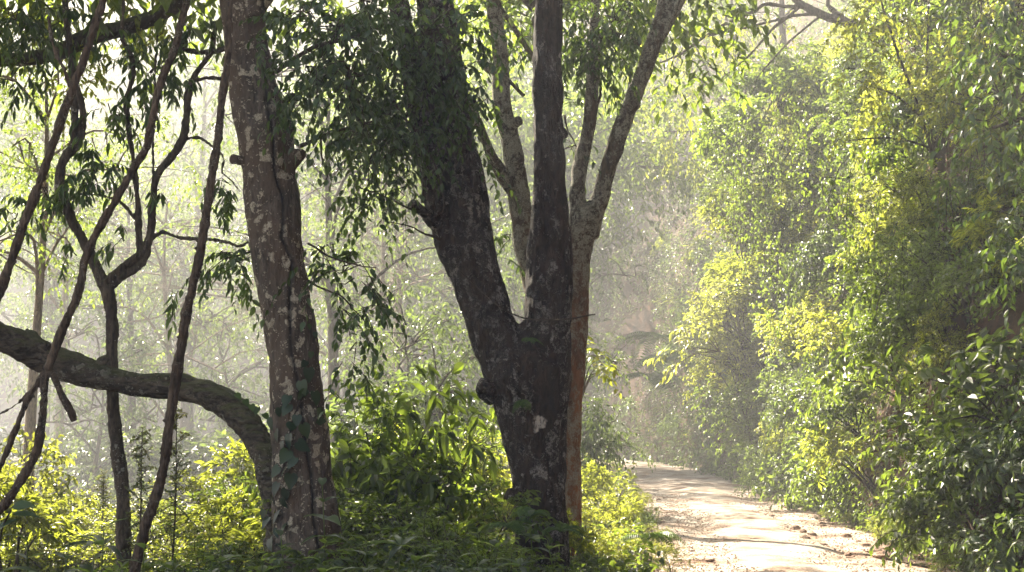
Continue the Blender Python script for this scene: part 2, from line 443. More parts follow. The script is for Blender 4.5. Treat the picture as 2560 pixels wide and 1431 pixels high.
def grid_mesh(xs, ys, zf):
    X, Y = np.meshgrid(xs, ys); Z = zf(X, Y)
    V = np.stack([X, Y, Z], -1).reshape(-1, 3); nx, ny = len(xs), len(ys)
    i = np.arange(ny - 1)[:, None] * nx + np.arange(nx - 1)[None]
    T = np.concatenate([np.stack([i, i + 1, i + nx + 1], -1).reshape(-1, 3), np.stack([i, i + nx + 1, i + nx], -1).reshape(-1, 3)])
    return V, T

xs = np.unique(np.concatenate([np.linspace(-600, -60, 12), np.linspace(-60, -10, 50), np.linspace(-10, 12, 110), np.linspace(12, 600, 14)]))
ys = np.unique(np.concatenate([np.linspace(-300, -8, 10), np.linspace(-8, 45, 180), np.linspace(45, 110, 60), np.linspace(110, 900, 12)]))
V, T = grid_mesh(xs, ys, lambda x, y: gz(x, y) - .03)
tag(link('ground', make_mesh('ground', V, T, smooth=True), M['ground']), kind='structure')

# dirt road: a ribbon with two wheel ruts and a rough crown
def ribbon():
    c = catmull(ROAD_C, 420); tan = nrm(np.gradient(c, axis=0)); nr = np.stack([tan[:, 1], -tan[:, 0]], -1)
    ws = np.linspace(-1, 1, 41); V = []
    for i, (p, q) in enumerate(zip(c, nr)):
        hw = 1.58 + .14 * math.sin(i * .23) + .08 * math.sin(i * .71)
        for u in ws:
            x, y = p + q * u * hw
            z = .015 + .05 * (1 - u * u) - .04 * math.exp(-((abs(u) - .5) / .16) ** 2) + .035 * noise.noise((x * 1.3, y * .8, 0)) + .012 * noise.noise((x * 6, y * 6, 3))
            if abs(u) > .97: z = -.06
            V.append((x, y, z + (gz(x, y) if abs(u) > .9 else 0) * .5))
    n = len(ws); i = np.arange(len(c) - 1)[:, None] * n + np.arange(n - 1)[None]
    T = np.concatenate([np.stack([i, i + 1, i + n + 1], -1).reshape(-1, 3), np.stack([i, i + n + 1, i + n], -1).reshape(-1, 3)])
    return np.array(V), T
V, T = ribbon()
tag(link('dirt_road', make_mesh('dirt_road', V, T, smooth=True), M['road']), kind='structure')

# the bank: a steep earth wall along the road that runs on into the far hillside
BS = catmull(BANK, 500); BT = nrm(np.gradient(BS, axis=0)); BN = np.stack([BT[:, 1], -BT[:, 0]], -1)
BLEN = np.concatenate([[0], np.cumsum(np.linalg.norm(np.diff(BS, axis=0), axis=1))])
def bank_pt(s, z, out=0.0, noisy=True):
    """point of the bank face at arc length s, height z, pushed out towards the road by out"""
    s = np.atleast_1d(np.asarray(s, float)); z = np.atleast_1d(np.asarray(z, float))
    bx = np.interp(s, BLEN, BS[:, 0]); by = np.interp(s, BLEN, BS[:, 1])
    nx = np.interp(s, BLEN, BN[:, 0]); ny = np.interp(s, BLEN, BN[:, 1]); l = np.hypot(nx, ny); nx /= l; ny /= l
    far = np.clip((s - 88) / 30, 0, 1)
    lean = np.where(z < 9, .20 * z, 1.8 + .55 * (z - 9)) * (1 - far) + far * .95 * z
    if noisy:
        b = np.array([.55 * noise.noise((a * .35, c * .4, 1.7)) + .22 * noise.noise((a * 1.1, c * 1.2, 4.2)) + .07 * noise.noise((a * 3.5, c * 3.5, 9.1)) for a, c in zip(s, z)])
        lean = lean + b * np.clip(z, 0, 1)
    lean = lean - out
    return np.stack([bx + nx * lean, by + ny * lean, z - .15 + 0 * s], -1)
sv = np.concatenate([np.linspace(0, 60, 200), np.linspace(60.5, BLEN[-1], 160)]); zv = np.concatenate([np.linspace(0, 9, 60), np.linspace(9.4, 46, 50)])
Sg, Zg = np.meshgrid(sv, zv)
V = bank_pt(Sg.ravel(), Zg.ravel()); nx, ny = len(sv), len(zv)
i = np.arange(ny - 1)[:, None] * nx + np.arange(nx - 1)[None]
T = np.concatenate([np.stack([i, i + nx + 1, i + 1], -1).reshape(-1, 3), np.stack([i, i + nx, i + nx + 1], -1).reshape(-1, 3)])
tag(link('hill', make_mesh('hill', V, T, smooth=True), M['bank']), kind='structure')

# ------------------------------------------------------------------ trunks: stems blended into one surface, then cut into trunk and limbs
def blend_stems(stems, voxel=.015, smooth=5, amp=.012, groove=None, ax=(3.5, 3.5, 1.5)):
    """stems: list of (path, radius). returns V, T(tris), stem index per face, extra"""
    mb = MB()
    for path, rad in stems: mb.add(*tube(path, rad, 20))
    me = mb.mesh('blend'); o = link('blend', me)
    r = o.modifiers.new('r', 'REMESH'); r.mode = 'VOXEL'; r.voxel_size = voxel; r.adaptivity = 0
    s = o.modifiers.new('s', 'SMOOTH'); s.factor = .6; s.iterations = smooth
    dg = bpy.context.evaluated_depsgraph_get(); e = o.evaluated_get(dg)
    m2 = bpy.data.meshes.new_from_object(e)
    m2.calc_loop_triangles()
    V = np.zeros(len(m2.vertices) * 3, np.float32); m2.vertices.foreach_get('co', V); V = V.reshape(-1, 3).astype(float)
    Nn = np.zeros(len(m2.vertices) * 3, np.float32); m2.vertices.foreach_get('normal', Nn); Nn = Nn.reshape(-1, 3)
    T = np.zeros(len(m2.loop_triangles) * 3, np.int32); m2.loop_triangles.foreach_get('vertices', T); T = T.reshape(-1, 3)
    bpy.data.objects.remove(o); bpy.data.meshes.remove(m2); bpy.data.meshes.remove(me)
    q = V * np.array(ax)
    dsp = np.array([noise.fractal(Vector(v), 1.0, 2.0, 4) * amp * 1.6 + (noise.noise(Vector(v * 4.2)) - 1.6 * abs(noise.noise(Vector(v * 2.6))) + .5) * amp * .9 for v in q])
    crack = np.zeros(len(V))
    if groove is not None:
        gz_, gx, half = groove
        x0 = np.interp(V[:, 2], gz_, gx)
        front = Nn[:, 1] < -.1
        crack = np.exp(-((V[:, 0] - x0) / half) ** 2) * front
        lump = np.exp(-((V[:, 0] - x0) / (half * 3)) ** 2) * front
        dsp = dsp - .045 * crack + .012 * lump
    V = V + Nn * dsp[:, None]
    fc = V[T].mean(1)
    best = np.full(len(T), 1e9); idx = np.zeros(len(T), int)
    for k, (path, rad) in enumerate(stems):
        for j in range(0, len(path), 4):
            d = np.linalg.norm(fc - path[j], axis=1) - rad[j]
            mk = d < best - (0.012 if k else 0); best[mk] = d[mk]; idx[mk] = k
    return V, T, idx, crack

def stem_parts(root, V, T, idx, crack, names, mat):
    out = []
    for k, nm in enumerate(names):
        m = idx == k
        if m.sum() < 10: continue
        u, inv = np.unique(T[m], return_inverse=True)
        me = make_mesh(nm, V[u] - np.array(root.location), inv.reshape(-1, 3), None, True, {'crack': crack[u]})
        o = link(nm, me, mat, root)
        if nm in ('knot', 'sawn_stub', 'broken_stub') and out: o.parent = out[0]
        out.append(o)
    return out

def crown_from(root, clumps, mat, L, W, nleaf=9, tint=(.1, .8), nobj=200, kind='mid', length=.34, droop=.5, bend=.5, up=.8, twigs=True, pair=False, fork=.55, stemmat=None, twname='twigs', jit=.28):
    """clumps: (centre xyz, (rx, ry, rz), number of sprays)"""
    lv = Leaves(); tw = MB()
    for c, r, n in clumps:
        c = np.asarray(c); r = np.asarray(r) if not np.isscalar(r) else np.full(3, r)
        hub = c + np.array((0, 0, r[2] * .3))
        for _ in range(n):
            q = rng.normal(size=3); q = q / np.linalg.norm(q) * rng.uniform(.25, 1) ** .6
            st = c + q * r
            d = nrm(q * np.array((1, 1, .6)) + rng.normal(size=3) * .5 + np.array((0, 0, -.15)))
            spray(lv, tw, st, d, length * rng.uniform(.7, 1.3), nleaf, L, W, droop, bend, tint, up=up, pair=pair, fork=fork, jit=jit)
            if rng.random() < .3:
                tw.add(*tube(np.array([hub + rng.normal(size=3) * r * .15, (hub + st) / 2 + rng.normal(size=3) * .04, st]), [.007, .005, .004], 3, cap=False))
    arr = lv.cat()
    if nobj:
        near, rest = split_near(arr, nobj); leaf_objects(near, root, mat, 'fine')
    else: rest = arr
    if len(rest[0]):
        mb = MB(); mb.add(*leaf_tris(rest, kind)); part('foliage', mb, mat, root, kind='stuff')
    if twigs and tw.n: part(twname, tw, stemmat or M['twig'], root, kind='stuff')
    return arr

# ================================================================== the three big trees
# --- lichen-spotted tree with a long crack
YA = 12.0
A_mat = bark_mat('lichen_bark', (.040, .031, .023), (.110, .088, .066), (.19, .158, .122), lichen=(.58, .51, .38), lich=.86, lscale=4.2, bump=.9, crack=True, redden=(.090, .064, .043))
A_pts = [(540, -1000, 60), (562, -620, 84), (586, -250, 104), (604, 0, 111), (613, 100, 112), (628, 200, 120), (650, 280, 138), (664, 350, 140), (674, 430, 136), (683, 550, 136), (694, 640, 132),
         (708, 720, 126), (723, 800, 125), (736, 900, 124), (745, 1000, 133), (753, 1100, 142), (757, 1200, 152), (764, 1300, 162), (774, 1400, 184), (778, 1480, 220), (780, 1540, 290)]
A_stems = [pxpath(A_pts[::-1], YA, 140)]
A_stems.append(pxpath([(700, 440, 60, 11.98), (728, 400, 50, 11.95), (752, 384, 34, 11.92), (760, 380, 16, 11.9)], YA, 14))      # knot
A_stems.append(pxpath([(660, 425, 60), (612, 405, 30, 11.9), (594, 398, 22, 11.85), (584, 398, 20, 11.8)], YA, 14))                  # sawn stub
A_stems.append(pxpath([(668, 610, 70), (634, 606, 44), (622, 604, 26)], YA, 10))
A_stems.append(pxpath([(600, 60, 50), (650, 20, 34, 11.8), (700, -60, 28, 11.6), (770, -200, 24, 11.4), (900, -420, 20, 11.2)], YA, 40))
crk = [(660, 150), (668, 240), (673, 282), (686, 352), (688, 428), (706, 483), (708, 543), (703, 594), (731, 654), (726, 720), (723, 751), (728, 879), (743, 945), (752, 1010), (758, 1058), (779, 1185), (789, 1313), (809, 1415), (815, 1520)]
cp = np.array([P(x, y, YA - .2) for x, y in crk])[::-1]
Vt, Tt, idx, ck = blend_stems(A_stems, .0135, 4, .014, (cp[:, 2], cp[:, 0], .013))
rootA = thing('lichen_tree', 'thick trunk with a long dark crack, pale lichen spots and climbing leaves', 'tree', tuple(P(780, 1534, YA)))
stem_parts(rootA, Vt, Tt, idx, ck, ['trunk', 'knot', 'sawn_stub', 'knot', 'limb'], A_mat)
# its thin branches (px polylines) and leaf clumps
def branches(root, lists, Y, mat, name='branch', seg=6):
    for pts in lists:
        path, rad = pxpath(pts, Y)
        path = path + rng.normal(size=path.shape) * .004
        mb = MB(); mb.add(*tube(path, rad, seg)); part(name, mb, mat, root, True)
branches(rootA, [
    [(752, 366, 12), (790, 348, 9, 11.9), (830, 330, 8, 11.8), (880, 318, 6, 11.7), (940, 300, 4, 11.6)],
    [(690, 180, 14), (720, 160, 12, 11.8), (780, 120, 12, 11.6), (840, 105, 10, 11.5), (900, 90, 8, 11.4)],
    [(800, 344, 5, 11.9), (806, 400, 5), (822, 440, 4), (800, 470, 2)],
    [(766, 700, 6), (800, 720, 5, 11.8), (850, 740, 4, 11.7), (910, 800, 3, 11.6)],
    [(770, 610, 6), (820, 640, 5, 11.8), (880, 660, 4, 11.7), (940, 670, 3, 11.6)],
    [(640, 620, 6, 12.1), (600, 640, 4, 12.1), (560, 650, 3, 12.1), (510, 690, 2, 12.1)]], YA, M['twig'])
def clump(px, py, Y, rx, ry, n, rz=None):
    s = Y / F
    return (P(px, py, Y), (rx * s, (rz if rz is not None else .35), ry * s), n)
A_cl = [clump(760, 40, 11.6, 70, 60, 26), clump(840, 90, 11.4, 90, 80, 34), clump(800, 190, 11.5, 80, 70, 26), clump(700, 230, 11.4, 60, 40, 8), clump(650, 130, 11.3, 70, 40, 6), clump(880, 210, 11.4, 80, 80, 32),
        clump(900, 320, 11.5, 50, 50, 12), clump(870, 690, 11.7, 70, 60, 13), clump(800, 640, 11.8, 40, 50, 7), clump(880, 790, 11.6, 50, 60, 9),
        clump(930, 20, 11.4, 80, 60, 30), clump(620, 660, 12.2, 50, 40, 7), clump(560, 640, 12.2, 40, 30, 5), clump(870, 880, 11.6, 40, 40, 4)]
A_cl += [(P(700, -500, 12) + np.array((dx, dy, dz)), (1.0, 1.0, .7), 26) for dx, dy, dz in ((-1.5, 0, 0), (1, .5, .6), (0, 2, 1.2), (-2, 2, 1.4), (1.6, 2.4, 1.0), (0, -1, 1.6))]
crown_from(rootA, A_cl, M['leaf_dark'], .090, .042, 9, (.1, .9), 280, 'mid', .34, .75, .55)

# leafy climber on its trunk
vine = thing('climbing_vine', 'dark heart-leaved climber clinging to the lower part of the cracked trunk', 'vine', tuple(P(700, 1500, 11.7)))
vl = [(753, 974, 1.0), (786, 1000, 1.0), (762, 993, .9), (771, 941, 1.0), (720, 1008, .9), (699, 1039, .95), (723, 1030, .9), (679, 1063, .9), (692, 1093, 1.0), (723, 1108, 1.1), (744, 1126, 1.05), (720, 1149, 1.1), (738, 1163, .9),
      (757, 1082, 1.0), (797, 1037, .8), (809, 1063, .8), (697, 1186, .9), (727, 1208, 1.1), (694, 1226, .9), (716, 1245, .95), (682, 1267, 1.0), (697, 1297, 1.0), (671, 1312, .9), (694, 1338, .9), (675, 1367, 1.0), (697, 1379, .9),
      (742, 1055, .8), (730, 1075, .9), (706, 1120, .8), (715, 1182, .8), (704, 1262, .8), (688, 1400, .9), (765, 915, .6), (778, 890, .5), (772, 820, .45), (788, 840, .45), (780, 780, .4), (715, 1325, .8), (660, 1290, .7)]
lv = Leaves()
for (x, y, s) in vl:
    p = P(x, y - 22 * s, 11.0); 
    cx = np.interp(y, [q[1] for q in A_pts], [q[0] for q in A_pts]); hw = np.interp(y, [q[1] for q in A_pts], [q[2] for q in A_pts]) / 2
    u = np.clip((x - cx) / hw, -.98, .98); r = hw * YA / F
    Yv = YA - r * math.sqrt(1 - u * u) - .05
    p = P(x, y - 20 * s, Yv)
    a = np.array((rng.normal() * .45 + .2 * u, -.25 + rng.normal() * .15, -1)); n = np.array((u * .8 + rng.normal() * .2, -1, .35 + rng.normal() * .2))
    a = a + rng.normal(size=3) * .25; n = n + rng.normal(size=3) * .38
    lv.add(p, a, n, .125 * s, .100 * s, rng.uniform(.0, 1.0))
leaf_objects(lv.cat(), vine, M['leaf_vine'], 'heart')
for pts in ([(700, 1460, 6), (690, 1360, 6), (688, 1260, 5), (706, 1180, 5), (722, 1100, 5), (735, 1040, 4), (765, 970, 4), (772, 880, 3), (782, 780, 2)], [(700, 1180, 4), (684, 1080, 3), (700, 1030, 3), (725, 1000, 2)]):
    pts2 = []
    for (x, y, w_) in pts:
        cx = np.interp(y, [q[1] for q in A_pts], [q[0] for q in A_pts]); hw = np.interp(y, [q[1] for q in A_pts], [q[2] for q in A_pts]) / 2
        u = np.clip((x - cx) / hw, -.98, .98); pts2.append((x, y, w_, YA - hw * YA / F * math.sqrt(1 - u * u) - .015))
    pa, ra = pxpath(pts2, YA); part('vine_stem', MB().add(*tube(pa, ra, 5)), M['twig'], vine, True)

# --- arched trunk that sprouts beside it and leans far to the left
Ym = 12.9
M['arch_bark'] = bark_mat('arch_bark', (.036, .029, .020), (.110, .088, .062), (.19, .155, .11), lichen=(.40, .38, .30), lich=.6, moss=.5, lscale=4.5, stretch=(.45, 1, .9), bump=1.2)
ar = pxpath([(694, 1560, 110, 12.4), (692, 1450, 78, 12.4), (690, 1300, 70, 12.45), (676, 1190, 74, 12.5), (648, 1108, 80, 12.6), (600, 1042, 82, 12.7), (540, 995, 78, 12.8), (460, 970, 76, 12.9), (383, 965, 74, 12.9), (310, 955, 80, 12.9),
              (255, 943, 84, 12.9), (190, 925, 86, 12.9), (128, 902, 86, 12.9), (60, 866, 84, 12.8), (0, 838, 74, 12.7), (-70, 800, 70, 12.6), (-220, 720, 64, 12.4), (-420, 560, 56, 12.2), (-560, 300, 46, 12)], Ym, 130)
k1 = pxpath([(250, 925, 46), (262, 905, 30), (275, 896, 16)], Ym, 8); k2 = pxpath([(110, 876, 36), (84, 842, 26), (62, 828, 12)], 12.8, 8)
Vt, Tt, idx, ck = blend_stems([(ar[0], ar[1] * .84 * (1 + .05 * np.interp(np.arange(130), np.arange(0, 136, 6), rng.normal(size=23)))), k1, k2], .012, 3, .015, None, (1.3, 6, 6))
rootR = thing('arched_tree', 'mossy trunk arching low from beside the cracked tree to the edge of the picture', 'tree', tuple(P(694, 1550, 12.4)))
stem_parts(rootR, Vt, Tt, idx, ck, ['trunk', 'knot', 'knot'], M['arch_bark'])
lv = Leaves()
for (x, y) in ((612, 1000), (645, 1019), (660, 1035), (628, 1012), (590, 985)):
    lv.add(P(x, y, 12.5), np.array((rng.normal() * .5, -.4, -.6)), np.array((0, -.6, .8)), .075, .062, rng.uniform(.1, .6))
leaf_objects(lv.cat(), rootR, M['leaf_dark'], 'heart')
cl = [(P(-560, 200, 12) + np.array((dx, dy, dz)), (1.1, 1.1, .8), 30) for dx, dy, dz in ((0, 0, 0), (.6, 1.5, 1), (-1, .5, 1))]
crown_from(rootR, cl, M['leaf_mid'], .10, .045, 9, (.1, .9), 0, 'mid')

# --- dark many-stemmed tree in the middle
YB = 13.0
spots = [(*P(1402, 770, 12.66), .075), (*P(1408, 800, 12.66), .07), (*P(1398, 806, 12.66), .055), (*P(1346, 1068, 12.7), .075), (*P(1352, 1052, 12.7), .055), (*P(1340, 1030, 12.7), .03), (*P(1175, 520, 12.75), .05), (*P(1150, 470, 12.75), .05), (*P(1356, 200, 12.8), .05), (*P(1385, 90, 12.8), .05)]
B_mat = bark_mat('dark_bark', (.010, .007, .005), (.040, .025, .017), (.095, .065, .046), lichen=(.60, .54, .47), lich=.95, lscale=9, bump=1.3, spots=spots, ragged=True, lth=.675)
B_tr = [(1360, 1560, 300), (1360, 1490, 190), (1358, 1431, 150), (1354, 1300, 140), (1347, 1200, 142), (1333, 1100, 156), (1322, 1000, 190), (1312, 920, 214), (1322, 860, 120), (1330, 800, 40)]
B_left = [(1352, 1300, 110), (1330, 1100, 124), (1285, 960, 142), (1246, 860, 138), (1214, 760, 120), (1198, 690, 116), (1182, 610, 116), (1166, 510, 112), (1148, 400, 112), (1126, 277, 108), (1104, 150, 104), (1085, 0, 98), (1062, -200, 88), (1040, -420, 76), (1010, -700, 60), (980, -950, 44)]
B_mid = [(1360, 1300, 110), (1372, 1100, 90), (1374, 950, 116), (1370, 860, 124), (1370, 780, 124), (1371, 700, 122), (1374, 600, 110), (1377, 500, 92), (1373, 400, 82), (1369, 300, 79), (1369, 150, 76), (1372, 0, 74), (1371, -200, 70), (1376, -450, 62), (1390, -750, 50), (1400, -980, 36)]
B_lob = [(1205, 820, 70), (1168, 700, 76), (1128, 610, 80), (1098, 520, 74), (1072, 420, 66), (1052, 310, 62), (1026, 170, 56), (1000, 20, 50), (960, -200, 42), (900, -450, 30)]
B_stub = [(1140, 630, 60), (1110, 580, 50), (1080, 548, 44, 12.85), (1052, 526, 34, 12.75), (1026, 508, 30, 12.7)]
B_kn = [(1235, 985, 70, 12.9), (1208, 968, 50, 12.8), (1196, 962, 30, 12.78)]
B_kn2 = [(1140, 640, 60, 12.9), (1112, 632, 34, 12.85), (1102, 628, 20, 12.8)]
B_kn3 = [(1395, 335, 40), (1413, 335, 26), (1418, 333, 14)]
B_root = [(1330, 1200, 40, 12.9), (1290, 1240, 40, 12.85), (1268, 1235, 34, 12.8)]
Bs = [(lambda r: (r[0], r[1] * .95))(pxpath(q, YB, n)) for q, n in ((B_tr, 60), (B_left, 130), (B_mid, 130), (B_lob, 90), (B_stub, 16), (B_kn, 10), (B_kn2, 10), (B_kn3, 10), (B_root, 10))]
Vt, Tt, idx, ck = blend_stems(Bs, .0140, 4, .014)
rootB = thing('dark_tree', 'dark trunk splitting into two heavy stems with a whitish patch below the fork', 'tree', tuple(P(1360, 1500, YB)))
stem_parts(rootB, Vt, Tt, idx, ck, ['trunk', 'stem', 'stem', 'stem', 'broken_stub', 'knot', 'knot', 'knot', 'knot'], B_mat)
branches(rootB, [
    [(1056, 510, 12, 12.7), (1060, 470, 9, 12.7), (1064, 445, 7, 12.7)],
    [(1080, 540, 8, 12.8), (1020, 520, 5, 12.6), (960, 490, 4, 12.4), (900, 470, 3, 12.3)],
    [(1100, 600, 8, 12.8), (1060, 585, 5, 12.6), (1020, 565, 3, 12.5), (960, 555, 2, 12.4)],
    [(1040, 260, 14, 12.7), (990, 320, 10, 12.5), (950, 370, 7, 12.4), (900, 420, 4, 12.3)],
    [(1010, 100, 14, 12.7), (960, 140, 10, 12.4), (900, 190, 7, 12.2)],
    [(1115, 210, 14, 12.7), (1170, 240, 10, 12.5), (1220, 300, 6, 12.3)]], YB, M['twig'])
B_cl = [clump(1010, 60, 12.3, 80, 80, 40), clump(980, 180, 12.3, 90, 80, 44), clump(1090, 100, 12.3, 80, 80, 38), clump(1050, 240, 12.4, 80, 60, 34), clump(950, 290, 12.3, 80, 60, 34), clump(1150, 200, 12.4, 70, 70, 28), clump(1160, 60, 12.4, 70, 60, 26),
        clump(990, 370, 12.4, 70, 50, 22), clump(930, 420, 12.4, 70, 40, 13), clump(920, 500, 12.4, 60, 40, 9), clump(1210, 260, 12.4, 40, 50, 9), clump(1080, 330, 12.5, 50, 40, 12), clump(1010, 480, 12.6, 50, 50, 6), clump(1200, 420, 13.4, 40, 60, 7), clump(1010, 330, 12.2, 60, 60, 18)]
B_cl += [(P(1200, -560, 13) + np.array((dx, dy, dz)), (1.2, 1.2, .8), 30) for dx, dy, dz in ((-1.5, 0, 0), (1.4, .5, .4), (0, 2, 1.0), (-2, 2, 1.4), (1.6, 2.4, 1.0), (.3, -1, 1.6), (-.4, 3.6, .6))]
crown_from(rootB, B_cl, M['leaf_dark'], .086, .040, 9, (.05, .85), 280, 'mid', .32, .7, .6)
# little fern in the fork and on the trunk
def fern(root, base, nfr, L, spread=.9, mat=None, leaflet=.05, up=.6, name='frond', npair=18, kind='low', az=None):
    for k in range(nfr):
        a = rng.uniform(0, 2 * math.pi) if az is None else az + rng.normal() * .6
        d = np.array((math.cos(a) * spread, math.sin(a) * spread, up + rng.normal() * .15)); d /= np.linalg.norm(d)
        l = L * rng.uniform(.75, 1.15); n = npair
        t = np.linspace(0, 1, 9)[:, None]
        path = base + d * l * t + np.array((0, 0, -1)) * l * .75 * t ** 2.2
        mb = MB(); mb.add(*tube(path, np.linspace(.004, .001, 9) * max(1, L), 3, cap=False), .4)
        u = np.linspace(.12, .99, n); ii = u * 8; i0 = np.minimum(ii.astype(int), 7); f = (ii - i0)[:, None]
        pos = path[i0] * (1 - f) + path[i0 + 1] * f; tan = nrm(path[i0 + 1] - path[i0]); side = nrm(np.cross(tan, UP) + 1e-5)
        nn = np.cross(side, tan)
        prof = np.sin(np.clip(u * .92 + .14, 0, 1) * math.pi) ** .7 + .08
        for sg in (1, -1):
            lv = Leaves(); lv.add(pos, side * sg + tan * .35 + np.array((0, 0, -.22)), nn, leaflet * prof, leaflet * .17 + 0 * u, rng.uniform(.2, .8, n))
            mb.add(*leaf_tris(lv.cat(), kind))
        part(name, mb, mat or M['leaf_fern'], root)
fr = thing('fork_fern', 'small fern rooted in the fork of the dark tree', 'fern', tuple(P(1325, 850, 12.55)))
fern(fr, P(1325, 850, 12.55), 7, .14, leaflet=.045, az=-math.pi / 2)
fr = thing('trunk_fern', 'drooping fern hanging on the dark trunk below the fork', 'fern', tuple(P(1310, 1000, 12.6)))
fern(fr, P(1310, 1000, 12.6), 6, .17, leaflet=.045, az=-math.pi / 2, up=.1)
# thin liana slung across the stems
pa, ra = pxpath([(1150, 680, 4), (1200, 725, 4, 12.6), (1250, 768, 4, 12.55), (1310, 796, 4, 12.5), (1380, 800, 4, 12.5), (1430, 797, 4, 12.5), (1465, 790, 4, 12.6), (1488, 786, 3, 12.7)], 12.7)
o = link('sagging_liana', MB().add(*tube(pa, ra, 5)).mesh('sagging_liana', pa[0], True), M['twig'], loc=tuple(pa[0])); tag(o, 'thin bare liana slung across the stems of the dark tree', 'liana')
for pts, lab in (([(905, -60, 6, 12.1), (912, 40, 6, 12.1), (925, 100, 6, 12.1), (955, 200, 6, 12.1), (1000, 280, 6, 12.1), (1040, 330, 5, 12.2), (1090, 420, 4, 12.3), (1110, 520, 3, 12.4), (1080, 545, 3, 12.5)], 'pale hanging liana among the dark leaves beside the upper stems'),):
    pa, ra = pxpath(pts, 12.1)
    o = link('hanging_liana', MB().add(*tube(pa, ra, 5)).mesh('hanging_liana', pa[0], True), M['far_bark'], loc=tuple(pa[0])); tag(o, lab, 'liana')

# --- tree behind it, rust-coloured partly to paint warm light on it, with a fork to the right
YC = 14.2
C2_mat = bark_mat('warm_lit_rust_bark', (.050, .034, .020), (.095, .068, .040), (.14, .105, .064), lichen=(.44, .42, .31), lich=.98, lscale=9, ragged=True, lth=.61, bump=1.0, moss=.15, redden=(.34, .14, .05), rz=(1.0, 3.8))  # orange low down paints warm light into the bark colour
C_tr = [(1416, 1500, 150), (1415, 1400, 92), (1414, 1330, 80), (1414, 1200, 76), (1420, 1000, 74), (1427, 900, 74), (1436, 800, 72), (1440, 700, 68), (1449, 610, 68), (1462, 550, 84), (1464, 520, 70)]
C_l = [(1450, 590, 50), (1444, 500, 42), (1446, 450, 38), (1458, 385, 37), (1470, 330, 34), (1479, 250, 33), (1486, 150, 30), (1490, 0, 27), (1496, -200, 22), (1510, -500, 16)]
C_r = [(1468, 590, 60), (1486, 530, 52), (1502, 490, 46), (1526, 400, 44), (1555, 315, 43), (1584, 245, 43), (1619, 155, 43), (1645, 90, 42), (1690, 15, 36), (1760, -100, 32), (1860, -280, 26), (1960, -500, 18)]
C_r2 = [(1625, 140, 40), (1642, 80, 36), (1655, 20, 34), (1662, -100, 32), (1655, -300, 26), (1640, -550, 18)]
C_d = [(1416, 1000, 60, 14.4), (1395, 900, 56, 14.7), (1350, 760, 54, 14.9), (1316, 640, 52, 15), (1306, 560, 52, 15), (1296, 470, 54, 15), (1281, 370, 50, 15), (1264, 300, 47, 15), (1253, 230, 46, 15), (1250, 130, 42, 15), (1240, 60, 38, 15), (1234, 0, 36, 15), (1226, -200, 32, 15), (1210, -500, 24, 15)]
C_db = [(1300, 490, 40, 15), (1262, 448, 32, 14.9), (1228, 388, 28, 14.8), (1200, 320, 25, 14.7), (1178, 270, 22, 14.6), (1140, 200, 18, 14.5)]
C_kn = [(1285, 310, 30, 14.95), (1299, 302, 20, 14.85)]
C_k2 = [(1585, 262, 40), (1602, 258, 22)]
C_db2 = [(1250, 160, 30, 15), (1222, 175, 20, 14.9), (1196, 150, 14, 14.8)]
C_k3 = [(1448, 780, 60, 14.1), (1468, 776, 32, 14.05), (1474, 776, 16, 14.0)]
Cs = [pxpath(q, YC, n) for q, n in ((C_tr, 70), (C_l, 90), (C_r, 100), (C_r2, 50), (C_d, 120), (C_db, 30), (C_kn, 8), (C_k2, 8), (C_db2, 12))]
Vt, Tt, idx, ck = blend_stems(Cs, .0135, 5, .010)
rootC = thing('forked_tree', 'warm-lit rust-barked tree behind the dark one, forking into two slanting limbs', 'tree', tuple(P(1416, 1460, YC)))
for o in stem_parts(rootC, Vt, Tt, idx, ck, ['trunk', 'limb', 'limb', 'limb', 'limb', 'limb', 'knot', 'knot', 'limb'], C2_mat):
    if o.name.startswith('trunk'): o['label'] = 'lower trunk coloured orange for warm light, spotted with pale lichen'
branches(rootC, [
    [(1494, 260, 8), (1500, 240, 7), (1502, 220, 6)],
    [(1600, 110, 16, 14.1), (1570, 95, 14, 14), (1540, 85, 12, 14), (1500, 60, 8, 14)],
    [(1410, 290, 6, 14.6), (1420, 330, 4, 14.5), (1450, 380, 3, 14.4)],
    [(1310, 240, 10, 14.9), (1290, 220, 9, 14.9), (1270, 200, 9, 15)]], YC, M['far_bark'])
C_cl = [clump(1460, 40, 14.1, 70, 60, 30), clump(1500, 110, 14.0, 60, 60, 30), clump(1450, 150, 14.1, 50, 50, 22), clump(1540, 60, 14.0, 60, 60, 24), clump(1580, 30, 14.1, 40, 50, 14), clump(1520, 175, 14.1, 40, 30, 8), clump(1420, 60, 14.3, 40, 60, 12), clump(1430, 380, 14.4, 25, 40, 4), clump(1408, 270, 14.4, 18, 30, 3), clump(1300, 60, 15.3, 40, 80, 14), clump(1310, 160, 15.3, 30, 60, 8), clump(1225, 640, 14.5, 40, 18, 3), clump(1270, 590, 14.6, 26, 16, 2)]
C_cl += [(P(1560, -560, 14.2) + np.array((dx, dy, dz)), (1.2, 1.2, .8), 28) for dx, dy, dz in ((-1.2, 1, 0), (1.4, .5, .4), (.3, 2, 1.0), (-1, 2.6, 1.2), (2.2, 2, .6))]
C_cl += [(np.array(c), (1.4, 1.4, .7), 60) for c in ((.3, 19.5, 9.2), (1.9, 20.4, 9.4), (-.8, 21, 9.6), (1.0, 22, 9.9), (2.6, 18.8, 9.0), (3.2, 21, 9.8))]  # unseen leaf clumps added overhead to shade the near bank
crown_from(rootC, C_cl, M['leaf_dark'], .10, .034, 9, (.1, .95), 200, 'mid', .30, .8, .5)

